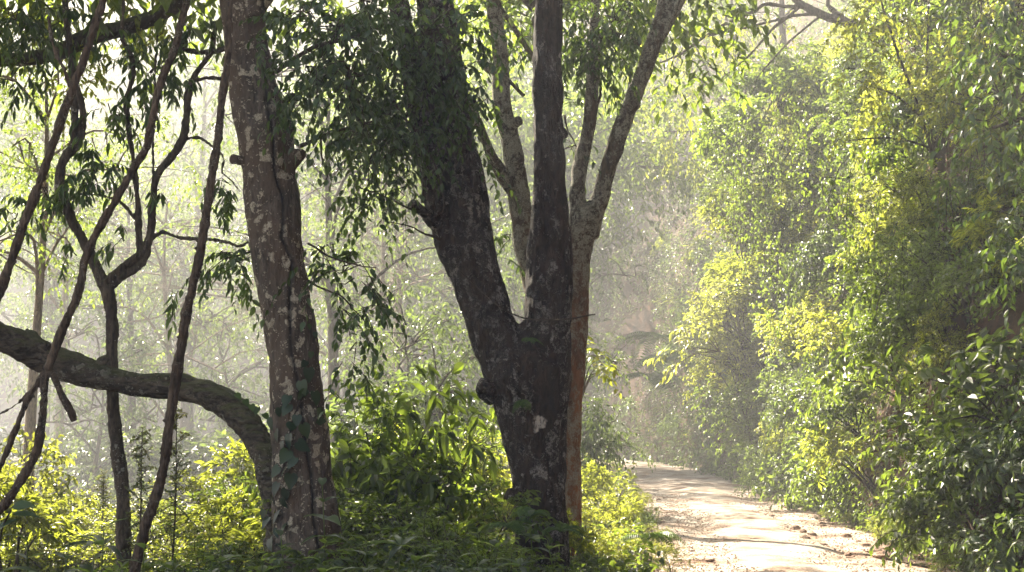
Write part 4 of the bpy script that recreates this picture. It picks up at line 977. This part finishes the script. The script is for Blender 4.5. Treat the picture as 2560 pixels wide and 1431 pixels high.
TREES = {
    'tall': make_tree('forest_tree', M['leaf_grey'], M['far_bark'], 13, 3.4, 10, .16, 5200, first=.38, r=.20),
    'lime': make_tree('forest_tree', M['leaf_grey'], M['far_bark'], 10, 3.0, 9, .15, 4200, lean=(.8, -.3), first=.35, r=.15),
    'sparse': make_tree('sparse_tree', M['leaf_mid'], M['pale_bark'], 10, 3.4, 9, .13, 1500, first=.3, r=.14, sparse=True),
    'pale': make_tree('pale_trunk_tree', M['leaf_mid'], M['pale_bark'], 15, 3.2, 9, .17, 3800, first=.55, r=.20),
    'high': make_tree('added_shade_tree', M['leaf_mid'], M['far_bark'], 13, 4.2, 12, .25, 11000, first=.72, r=.20),
    'small': make_tree('understorey_tree', M['leaf_grey'], M['far_bark'], 4.6, 1.5, 8, .13, 2600, first=.25, r=.07),
}
for k, (nm, tx) in {'tall': ('forest_tree', 'tall dark-stemmed forest tree'), 'lime': ('forest_tree', 'round-crowned leaning forest tree'), 'sparse': ('sparse_tree', 'sparse twiggy tree with thin leaves'), 'pale': ('pale_trunk_tree', 'pale-trunked tall tree'), 'high': ('added_shade_tree', 'high-crowned bare-stemmed added shade tree'), 'small': ('understorey_tree', 'small grey-green understorey tree')}.items():
    KINDS['tree_' + k] = (nm, tx, TREES[k])
def gloc(px, Y):
    x = (px - 1280) * Y / F; return (x, Y, float(gz(x, Y)))
def bt(kind, px, Y, sc, lab, rot=None, z=None):
    l = gloc(px, Y)
    if z is not None: l = (l[0], l[1], z)
    place('tree_' + kind, l, lab, 'trees of the hazy forest', rot, sc, cat='tree')
# standing in the valley to the left, from near to far
bt('pale', 82, 24, .62, '* just beyond the arched trunk, draped with vines')
bt('pale', 150, 46, .95, '* in the mist below the arched trunk')
bt('sparse', 430, 44, 1.1, '* in the mist between the thorny stems')
bt('small', 240, 42, 1.4, '* low in the mist behind the slender stem')
bt('small', 560, 46, 1.5, '* in the mist under the arch')
bt('tall', 330, 52, 1.0, '* deep in the mist between the slender stems')
bt('sparse', 950, 42, 1.1, '* between the cracked trunk and the dark tree')
bt('pale', 990, 44, .9, '* with its trunk showing between the two big trees')
bt('small', 1080, 24, .8, '* with silvery leaves next to the dark tree')
bt('small', 1000, 31, 1.1, '* deeper between the two big trees')
bt('lime', 860, 50, 1.1, '* lit from behind between the two big trees')
bt('lime', 1280, 36, .8, '* lit in the gap between the dark stems')
bt('tall', 1180, 56, 1.1, '* far behind the dark tree')
bt('lime', 1440, 50, 1.0, '* behind the forked limbs')
bt('tall', 700, 60, 1.2, '* far behind the cracked trunk')
bt('tall', 120, 60, 1.2, '* far back at the misty valley edge')
bt('lime', 480, 64, 1.2, '* far back under the bough')
bt('tall', 960, 68, 1.2, '* at the far foot of the hillside')
bt('pale', 360, 70, 1.1, '* at the far side of the valley')
for (x, y, sc, k, lab) in ((-3.9, 31, .85, 'tall', '* in the mist right beside the cracked trunk'), (-4.5, 63, 1.6, 'tall', '* towering behind the dark tree'), (.2, 69, 1.6, 'tall', '* towering behind the forked limbs'), (-9, 61, 1.55, 'tall', '* towering between the two big trees'), (-14.5, 64, 1.6, 'tall', '* towering behind the cracked trunk'), (-20.5, 62, 1.5, 'tall', '* towering behind the upright thorny stem'), (3.4, 75, 1.5, 'tall', '* towering over the road bend'), (-26, 66, 1.6, 'tall', '* towering at the back near the picture edge'),
        (-1.6, 58, 1.35, 'lime', '* beside the road before the bend')):
    place('tree_' + k, (x, y, float(gz(x, y))), lab, 'trees of the hazy forest', None, sc, cat='tree')
bt('small', 1415, 27, .75, '* in shadow beside the rust-barked trunk')
# on the top of the bank
for (px, py, Y, k, sc, lab) in ((1800, 330, 46, 'lime', .75, '* leaning over the road at the top of the bank'), (1700, 300, 54, 'lime', .85, '* at the top of the far bank beside the bare branches'), (1900, 200, 44, 'tall', .7, '* on the bank behind the bare branches'), (1620, 330, 62, 'tall', .9, '* above the road bend'), (1560, 420, 70, 'lime', 1.0, '* above the road bend with glowing leaves'), (2100, 120, 38, 'tall', .7, '* high on the bank behind the young tree'), (1480, 380, 78, 'tall', 1.0, '* highest above the road bend'), (2350, 60, 26, 'tall', .6, '* at the top of the bank near the dark-leaved tree')):
    p = P(px, py, Y); place('tree_' + k, (p[0] + .8, p[1], p[2] - 1.0), lab, 'trees along the bank top', None, sc, cat='tree')
# high-crowned trees added to shade foreground, bank and far road, mostly out of view
for (x, y, sc, k, lab) in ((-9.6, 17.5, 1.05, 'high', '* outside the picture beside the mossy bough'), (-10.2, 21.5, 1.08, 'high', '* shading the slender stems'), (-5.0, 12.2, .8, 'high', '* outside the picture behind the thorny stems'), (-12.5, 15, 1.0, 'high', '* outside the picture far to the side'), (-7.0, 17.2, .98, 'high', '* with its crown reaching over the cracked tree'), (.50, 23.0, .95, 'high', '* hidden behind the dark tree with its crown over the road'), (1.9, 47, 1.0, 'high', '* beside the far stretch of the road'), (-12, 21.0, 1.45, 'high', '* towering outside the picture'), (-1.6, 57, 1.3, 'high', '* towering at the back between the dark stems'), (1.2, 52.5, 1.15, 'high', '* towering at the back behind the forked limbs'), (8.6, 15.5, .62, 'high', '* on the bank top above the near end of the road'), (9.4, 21, .62, 'high', '* on the bank top above the bare red earth')):
    place('tree_' + k, (x, y, float(gz(x, y)) if x < 6 else 5.5), lab, 'trees of the hazy forest', None, sc, cat='tree')
# wooded far hillside, each tree on its own
for q in range(34):
    s = 96 + q * (BLEN[-1] - 104) / 34 * .72 + rng.uniform(-1.5, 1.5); z = rng.uniform(1, 34)
    p = bank_pt(s, z)[0]; k = ['tall', 'lime', 'pale', 'tall'][q % 4]
    zt = 'at the foot of' if z < 9 else 'halfway up' if z < 22 else 'near the top of'
    place('tree_' + k, tuple(p - np.array((0, 0, .3))), f'* {zt} the misty hillside', 'trees on the misty hillside', None, rng.uniform(.9, 1.25), cat='tree')

# ================================================================== undergrowth left of the road
def gcover(n, y0, y1, x0f, x1f, L, W, mat, name, label, h=(.02, .5), kind='mid', tint=(.05, .95)):
    y = rng.uniform(y0, y1, n); x = x0f(y) + (x1f(y) - x0f(y)) * rng.uniform(0, 1, n)
    cl = np.array([noise.noise((a * .9, b * .9, 5.5)) for a, b in zip(x, y)])
    z = gz(x, y) + (h[0] + (h[1] - h[0]) * rng.uniform(0, 1, n) ** 1.4) * (.55 + .9 * np.clip(cl + .4, 0, 1))
    a = rng.uniform(0, 6.28, n); ax = np.stack([np.cos(a), np.sin(a), rng.uniform(-.7, .1, n)], -1)
    nn = UP + rng.normal(size=(n, 3)) * .4; sc = rng.uniform(.6, 1.3, n)
    lv = Leaves(); lv.add(np.stack([x, y, z], -1), ax, nn, L * sc, W * sc, rng.uniform(tint[0], tint[1], n))
    tag(link(name, MB().add(*leaf_tris(lv.cat(), kind)).mesh(name), mat), label, 'ground cover', kind='stuff')
edge = lambda y: road_x(y) - 1.65
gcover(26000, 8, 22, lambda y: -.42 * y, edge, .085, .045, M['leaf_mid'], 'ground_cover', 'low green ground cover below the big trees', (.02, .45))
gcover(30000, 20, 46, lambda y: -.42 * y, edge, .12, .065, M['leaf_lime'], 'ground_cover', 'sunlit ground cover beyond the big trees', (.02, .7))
gcover(14000, 44, 80, lambda y: -.42 * y, edge, .26, .14, M['leaf_mid'], 'ground_cover', 'hazy ground cover on the valley floor', (.02, 1.0), 'low')
def us(kind, px, py, Y, sc, lab, **k):
    """undergrowth shrub whose top shows at (px, py)"""
    p = P(px, py, Y); x = p[0]; g = float(gz(x, Y)); hgt = max(.35, p[2] - g)
    s = hgt / 1.15
    place(kind, (x, Y, g - .02), lab, 'undergrowth shrubs', None, (s * sc, s * sc, s), **k)
us('broad', 980, 915, 15.5, .62, '* standing tallest between the two big trees')
us('broad', 880, 960, 15.0, .6, '* close beside the cracked trunk')
us('big', 955, 925, 14.4, .55, '* rising highest between the two big trees')
us('big', 1085, 985, 14.0, .6, '* left of the dark trunk')
us('small', 1090, 1040, 16.5, .8, '* left of the dark trunk in the sun')
us('tiny', 1180, 1090, 15.5, .9, '* touching the dark trunk')
us('yellow', 1130, 1030, 19, .9, '* glowing behind the others next to the dark trunk')
us('broad', 1010, 1120, 13.4, .9, '* low in front of the tallest one')
us('small', 930, 1180, 12.6, 1.1, '* low right of the cracked trunk')
us('broad', 1150, 1200, 12.4, 1.0, '* low in front of the dark trunk')
us('lance', 620, 1100, 19, .8, '* sunlit under the arch')
us('tiny', 560, 1150, 18, 1.0, '* sunlit under the middle of the arch')
us('small', 500, 1190, 17, 1.1, '* sunlit beside the upright thorny stem')
us('lance', 600, 1210, 15.5, 1.0, '* sunlit left of the cracked trunk')
us('lance', 640, 1260, 14.0, 1.0, '* touching the cracked trunk in the sun')
us('tiny', 250, 1200, 19, 1.1, '* sunlit behind the slender stem')
us('tiny', 180, 1250, 17, 1.2, '* low in the sun left of the slender stem')
us('lance', 100, 1220, 18, 1.1, '* sunlit behind the thorny stems')
us('lance', 40, 1150, 16, .9, '* sunlit at the picture edge')
us('yellow', 20, 1000, 18, .6, '* tall and thin at the picture edge')
us('tiny', 470, 1260, 14.5, 1.1, '* low between slender stem and thorny stem')
us('pinnate', 380, 1240, 15.5, 1.1, '* low behind the upright thorny stem')
us('broad', 420, 1330, 12.0, 1.2, '* at the foot of the upright thorny stem')
us('small', 560, 1340, 11.8, 1.2, '* below the arch in the shade')
us('grey', 640, 1390, 10.6, 1.2, '* at the foot of the cracked trunk')
us('broad', 900, 1330, 10.8, 1.2, '* at the lower picture edge near the cracked trunk')
us('broad', 1040, 1300, 11.4, 1.2, '* lower middle of the picture in the shade')
us('small', 1200, 1300, 11.2, 1.1, '* before the foot of the dark trunk')
us('grey', 1120, 1370, 10.2, 1.2, '* lowest before the dark trunk')
us('lance', 1475, 1150, 20.0, .55, '* bright beside the road and rust-barked trunk')
us('yellow', 1480, 1210, 18.0, .8, '* bright at the road edge below the rust trunk')
us('lance', 1560, 1240, 18.8, .8, '* arching over the road edge')
us('yellow', 1500, 1300, 16.6, 1.0, '* yellowish and low at the road edge')
us('pinnate', 1590, 1330, 16.0, .9, '* at the road edge with drooping fronds')
us('tiny', 1560, 1370, 14.8, 1.2, '* lowest at the near road edge')
us('small', 1460, 1370, 13.4, 1.2, '* right of the dark trunk foot')
us('lance', 1432, 1268, 13.7, .7, '* hiding the foot of the rust-barked trunk')
us('tiny', 1470, 1300, 14.2, .9, '* sunlit at the foot of the rust-barked trunk')
us('yellow', 1455, 1120, 27, .5, '* sunlit where the road disappears')
us('grey', 1448, 1000, 25, .5, '* dark and tall behind the warm-lit rust-barked trunk')
us('grey', 900, 1000, 24, 1.0, '* in the mist behind the tallest one')
us('grey', 1040, 900, 26, .8, '* misty and pale between the big trees')
us('broad', 700, 990, 40, 1.2, '* misty behind the cracked trunk')
us('grey', 480, 1080, 38, 1.3, '* misty under the arch')
us('grey', 330, 1090, 44, 1.4, '* misty behind the slender tree')
us('broad', 560, 1000, 46, 1.5, '* far and misty under the arch')
us('grey', 180, 1040, 48, 1.5, '* far and misty below the arched trunk')
# pointed saplings with red young tips
for (px, y0, Y, lab) in ((432, 1020, 13.2, 'upright small-leaved sapling with reddish tips beside the upright thorny stem'), (345, 1090, 13.0, 'thin small-leaved sapling beside the slender trunk'), (250, 1195, 16.5, 'short sapling with pink young leaves in the sunlit clearing')):
    x, yw, g = gloc(px, Y); rt = thing('sapling', lab, 'sapling', (x, Y, g)); top = P(px + 10, y0, Y); base = np.array((x, Y, g)); lv = Leaves(); st = MB()
    ax = catmull(np.array([base, (base + top) / 2 + np.array((.03, 0, 0)), top]), 20); st.add(*tube(ax, np.linspace(.014, .003, 20), 5))
    part('stem', st, M['twig'], rt, True); tw = MB()
    for j in range(5, 20):
        for _ in range(5):
            d = rand_dirs(1, .9)[0]; spray(lv, tw, ax[j], d, .30 * (1.15 - j / 24), 12, .038, .020, .2, .1, (.1, .8) if j < 16 else (.7, 1.0))
    part('foliage', MB().add(*leaf_tris(lv.cat(), 'mid')), M['leaf_red'], rt, kind='stuff'); part('twigs', tw, M['twig'], rt, kind='stuff')

# ---- big-leaved herbs in the foreground: every leaf is a part
def make_herb(name, mat, n, L, W, h, whorl=False, droop=.35):
    rt = thing(name, 'tmp tmp tmp tmp', 'herb'); lv = Leaves()
    ax = catmull(np.array([(0, 0, -.05), (rng.normal() * .03, rng.normal() * .03, h * .5), (rng.normal() * .06, rng.normal() * .06, h)]), 12)
    part('stem', MB().add(*tube(ax, np.linspace(.009, .004, 12), 5)), M['leaf_mid'], rt, True)
    for k in range(n):
        u = 1 - (k / n) ** 1.1 * .62 if not whorl else (1 - .28 * (k // 7) - .03 * (k % 7) / 7)
        i = min(11, int(u * 11)); a = 2.4 * k + rng.normal() * .2 if not whorl else k * 2 * math.pi / 7 + rng.normal() * .15
        e = rng.uniform(.1, .5) if k > 3 else rng.uniform(.5, .9)
        d = np.array((math.cos(a), math.sin(a), e - droop)); s = rng.uniform(.75, 1.1) * (.75 + .35 * min(1, k / 5))
        lv.add(ax[i], d, np.array((-math.cos(a) * .3, -math.sin(a) * .3, 1)) + rng.normal(size=3) * .12, L * s, W * s, rng.uniform(.1, .9))
    leaf_objects(lv.cat(), rt, mat, 'fine'); return rt
KINDS['herb_a'] = ('broad_leaved_herb', 'broad-leaved herb', make_herb('broad_leaved_herb', M['leaf_grey'], 16, .20, .085, .95))
KINDS['herb_b'] = ('whorled_herb', 'herb with whorls of long leaves', make_herb('whorled_herb', M['leaf_grey'], 17, .24, .062, .9, True))
KINDS['herb_c'] = ('broad_leaved_herb', 'pointed-leaved green herb', make_herb('broad_leaved_herb', M['leaf_mid'], 18, .16, .07, .8))
def herb(k, px, py, Y, lab, sc=None):
    p = P(px, py, Y); g = float(gz(p[0], Y)); h = {'herb_a': .95, 'herb_b': .9, 'herb_c': .8}[k]
    s = max(.45, (p[2] - g) / h)
    place(k, (p[0], Y, g), lab, 'foreground herbs', None, (min(s, 1.15),) * 2 + (s,), cat='herb')
for k, px, py, Y, lab in (
    ('herb_b', 255, 1325, 9.6, '* rising highest before the foot of the slender tree'), ('herb_a', 150, 1360, 9.4, '* at the lower picture edge below the thorny stems'), ('herb_a', 60, 1350, 9.2, '* at the lower corner beside the thorny stems'), ('herb_b', 20, 1390, 8.8, '* in the lower corner'),
    ('herb_a', 330, 1370, 9.3, '* before the upright thorny stem foot'), ('herb_c', 420, 1390, 9.4, '* at the lower edge right of the upright thorny stem'), ('herb_a', 500, 1400, 9.3, '* at the lower edge under the arch'), ('herb_b', 560, 1370, 9.8, '* under the arch left of the cracked trunk'), ('herb_c', 210, 1400, 8.9, '* low at the edge between the larger herbs'),
    ('herb_a', 840, 1215, 11.0, '* tall with drooping pale leaves right of the cracked trunk'), ('herb_a', 735, 1340, 10.8, '* in front of the cracked trunk foot'), ('herb_a', 905, 1350, 9.9, '* low right of the cracked trunk'), ('herb_b', 980, 1330, 10.2, '* with long leaves in the lower middle'), ('herb_c', 1060, 1370, 9.8, '* low in the lower middle'),
    ('herb_a', 1130, 1400, 9.6, '* at the lower edge left of the dark trunk'), ('herb_c', 1220, 1340, 10.6, '* touching the dark trunk foot'), ('herb_b', 1290, 1390, 10.0, '* with long leaves before the dark trunk'), ('herb_c', 1390, 1350, 11.0, '* before the right side of the dark trunk'), ('herb_a', 1350, 1290, 11.6, '* leaning on the dark trunk'),
    ('herb_c', 1500, 1385, 11.6, '* near the corner of road and dark trunk'), ('herb_c', 830, 1400, 9.4, '* lowest right of the cracked trunk'), ('herb_c', 650, 1400, 9.6, '* lowest left of the cracked trunk')):
    herb(k, px, py, Y, lab)
rt = thing('large_leaf_plant', 'plant with two large dark leaves at the picture edge below the thorny stems', 'plant', gloc(-30, 8.6)); lv = Leaves()
for (x, y, ax, n, L, W) in ((30, 1268, (1, -.1, .12), (0, -.8, .7), .145, .075), (28, 1287, (1, 0, -.02), (0, -.5, .9), .18, .06), (-30, 1345, (1, -.1, .75), (-.4, -.6, .7), .22, .07), (10, 1310, (-.6, 0, -.6), (0, -.5, .9), .16, .06)):
    lv.add(P(x, y, 8.6), np.array(ax), np.array(n), L, W, .35)
leaf_objects(lv.cat(), rt, M['leaf_dark'], 'fine')
b0 = np.array(gloc(-30, 8.6)); part('stem', MB().add(*tube(catmull(np.array([b0, P(-10, 1390, 8.6), P(28, 1275, 8.6)]), 10), .006, 5)), M['twig'], rt, True)
# ferns round the foot of the dark tree
for (px, py, Y, L, lab) in ((1330, 1290, 12.2, .34, 'dark fern in front of the dark trunk foot'), (1400, 1330, 12.2, .3, 'fern at the right side of the dark trunk'), (1270, 1320, 12.0, .34, 'fern at the left side of the dark trunk'), (1620, 1350, 15.2, .5, 'yellowing fern spreading over the near road edge')):
    p = P(px, py, Y); rt = thing('ground_fern', lab, 'fern', tuple(p)); fern(rt, p, 9, L, leaflet=.22 * L, up=.75)
# tree ferns on the far bank
for (px, py, Y, lab) in ((1640, 845, 50, 'large pale fern on the far bank, uppermost of three'), (1670, 900, 47, 'large pale fern on the far bank, middle of three'), (1625, 945, 48, 'large pale fern on the far bank, lowest of three')):
    p = P(px, py, Y); rt = thing('bank_fern', lab, 'fern', tuple(p)); fern(rt, p, 7, 1.9, leaflet=.42, up=.4, npair=18)

# ================================================================== stones, gravel and litter on the road
def rock_mesh(name, seed, flat=.5):
    r_ = np.random.default_rng(seed); b = bpy.data.meshes.new(name); import bmesh
    bm = bmesh.new(); bmesh.ops.create_icosphere(bm, subdivisions=2, radius=1)
    for v in bm.verts:
        k = 1 + .35 * noise.noise(v.co * 1.3 + Vector((seed * 3.1, 0, 0))) + .12 * noise.noise(v.co * 3.5 + Vector((0, seed, 0)))
        v.co *= k; v.co.z *= flat
        v.co.x = max(-.85, min(.85, v.co.x)); v.co.z = max(-.3, v.co.z)
    bm.to_mesh(b); bm.free(); b.materials.append(M['stone']); return b
RM = [rock_mesh('rock', i, f) for i, f in ((1, .5), (2, .35), (3, .7), (4, .28))]
for i, (px, py, rpx, m, lab) in enumerate(((2215, 1393, 38, 3, 'largest flat tan rock at the foot of the bank beside the road'), (2195, 1378, 22, 1, 'brown stone lying against the flat tan rock'), (1990, 1322, 12, 2, 'grey stone at the right road edge, uppermost of the cluster'), (2012, 1345, 15, 1, 'flat stone in the cluster at the road edge'), (2030, 1337, 12, 0, 'rounded stone in the cluster at the road edge'), (2008, 1330, 9, 2, 'small stone in the cluster at the road edge'),
        (1885, 1350, 11, 0, 'dark stone lying in the road at the end of the tree shadow'), (1850, 1356, 9, 3, 'whitish flat stone lying in the road'), (1730, 1378, 9, 3, 'small red-brown stone near the left road edge'), (1668, 1292, 6, 1, 'small grey stone farther up the road'), (1775, 1402, 13, 3, 'dark flat clod at the lower edge of the road'), (1570, 1338, 14, 0, 'reddish stone under the yellowing roadside leaves'), (2060, 1362, 9, 1, 'pebble below the cluster at the road edge'), (2120, 1388, 10, 2, 'pebble left of the flat tan rock'), (1930, 1290, 7, 0, 'pebble at the right road edge farther up'))):
    # on the ground where the ray meets it
    d = P(px, py, 1.0) - np.array((0, 0, CAMZ)); t = -(CAMZ - .04) / d[2]; p = np.array((0, 0, CAMZ)) + d * t
    s = rpx * t / F
    o = link('stone', RM[m], None, loc=(p[0], p[1], p[2] + .1 * s)); o.scale = (s, s * 1.1, s); o.rotation_euler = (rng.normal() * .1, rng.normal() * .1, rng.uniform(0, 6)); tag(o, lab, 'stone', 'loose stones on the road')
def scatter(n, y0, y1, size, mat, name, label, edge_bias, flat):
    y = y0 + (y1 - y0) * rng.uniform(0, 1, n) ** 1.6; u = rng.uniform(-1.25, 1.3, n)
    if edge_bias: u = np.sign(u) * (1.14 - np.abs(rng.normal(size=n)) * .2)
    x = road_x(y) + u * 1.5
    s = size * np.minimum(rng.lognormal(0, .4, n), 2.2); mb = MB()
    if flat:
        a = rng.uniform(0, 6.28, n); lv = Leaves(); lv.add(np.stack([x, y, np.full(n, .06)], -1), np.stack([np.cos(a), np.sin(a), rng.uniform(-.2, .3, n)], -1), UP + rng.normal(size=(n, 3)) * .5, s, s * .5, rng.uniform(0, 1, n))
        mb.add(*leaf_tris(lv.cat(), 'low'))
    else:
        O = np.array([(1, 0, 0), (0, 1, 0), (-1, 0, 0), (0, -1, 0), (0, 0, .7), (0, 0, -.5)]); T0 = np.array([(0, 1, 4), (1, 2, 4), (2, 3, 4), (3, 0, 4), (1, 0, 5), (2, 1, 5), (3, 2, 5), (0, 3, 5)])
        V = np.stack([x, y, np.full(n, .05)], -1)[:, None] + (O[None] * rng.uniform(.6, 1.3, (n, 6, 1))) * s[:, None, None]
        mb.add(V.reshape(-1, 3), (T0[None] + (np.arange(n) * 6)[:, None, None]).reshape(-1, 3), .5)
    tag(link(name, mb.mesh(name), mat), label, name.replace('_', ' '), kind='stuff')
scatter(16000, 12, 32, .0085, M['stone'], 'gravel', 'loose gravel strewn over the dirt road', False, False)
scatter(4000, 12, 36, .018, M['leaf_dry'], 'leaf_litter', 'dry brown leaf litter along the road edges', True, True)

for i in range(26):
    side = -1 if i % 2 else 1; y = 13.5 + 1.05 * i + rng.uniform(-.5, .5); x = float(road_x(y)) + side * rng.uniform(1.42, 1.72); k = ['tiny', 'pinnate', 'small', 'yellow', 'broad'][i % 5]
    place(k, (x, y, float(gz(x, y)) if side < 0 else .0), 'low * at the ' + ('bank' if side > 0 else 'tree') + ' side of the road', 'weeds along the road edges', None, rng.uniform(.16, .34), cat='weed')
for i in range(30):
    side = -1 if i % 3 == 0 else 1; y = 12.5 + 20 * rng.uniform() ** 1.4; x = float(road_x(y)) + side * rng.uniform(1.1, 1.5); s_ = rng.uniform(.03, .075)
    o = link('stone', RM[i % 4], None, loc=(x, y, .05)); o.scale = (s_, s_ * rng.uniform(.8, 1.3), s_ * .8); o.rotation_euler = (0, 0, rng.uniform(0, 6))
    tag(o, 'stone at the ' + ('bank' if side > 0 else 'tree') + ' side of the road, ' + ('closest' if y < 15.5 else 'middle' if y < 19.5 else 'far') + ' stretch', 'stone', 'loose stones on the road')

# ================================================================== haze in the air
def box(x0, x1, y0, y1, z0, z1):
    V = np.array([(x, y, z) for z in (z0, z1) for y in (y0, y1) for x in (x0, x1)], float)
    Q = [(0, 2, 3, 1), (4, 5, 7, 6), (0, 1, 5, 4), (2, 6, 7, 3), (0, 4, 6, 2), (1, 3, 7, 5)]
    return V, np.array(Q)
hm, hnt = mat_new('haze_air')
pv = hnt.nodes.new('ShaderNodeVolumePrincipled'); pv.inputs['Color'].default_value = (.92, .94, .96, 1); pv.inputs['Density'].default_value = HAZE_DENSITY; pv.inputs['Anisotropy'].default_value = .22
ho = hnt.nodes.new('ShaderNodeOutputMaterial'); hnt.links.new(pv.outputs[0], ho.inputs['Volume'])
V, Q = box(-700, 700, -350, 1000, -8, 52)
hz = link('haze', make_mesh('haze', V, Q), hm); tag(hz, 'sunlit haze hanging in the forest air', 'haze', kind='stuff')
hz.display_type = 'WIRE'

# ================================================================== labels that single things out where several alike stand in one place
NUM = {2: 'two', 3: 'three', 4: 'four', 5: 'five', 6: 'six', 7: 'seven', 8: 'eight', 9: 'nine', 10: 'ten'}
ORD = ['nearest', 'second nearest', 'third nearest', 'fourth nearest', 'fifth nearest', 'sixth nearest', 'seventh nearest', 'eighth nearest', 'ninth nearest', 'tenth nearest', 'eleventh nearest', 'twelfth nearest', 'thirteenth nearest', 'fourteenth nearest', 'fifteenth nearest', 'sixteenth nearest']
by = {}
for o in SC.objects:
    if o.parent is None and 'label' in o and o.get('kind') is None: by.setdefault(o['label'], []).append(o)
for lab, os_ in by.items():
    if len(os_) < 2 or len(os_) > 16: continue
    os_.sort(key=lambda o: o.location.y)
    for i, o in enumerate(os_):
        t = ORD[i] if i < len(os_) - 1 or len(os_) > 10 else 'farthest'
        if len(os_) == 2: t = ('nearer', 'farther')[i]
        o['label'] = f"{lab}, {t} of {NUM.get(len(os_), 'them')}"
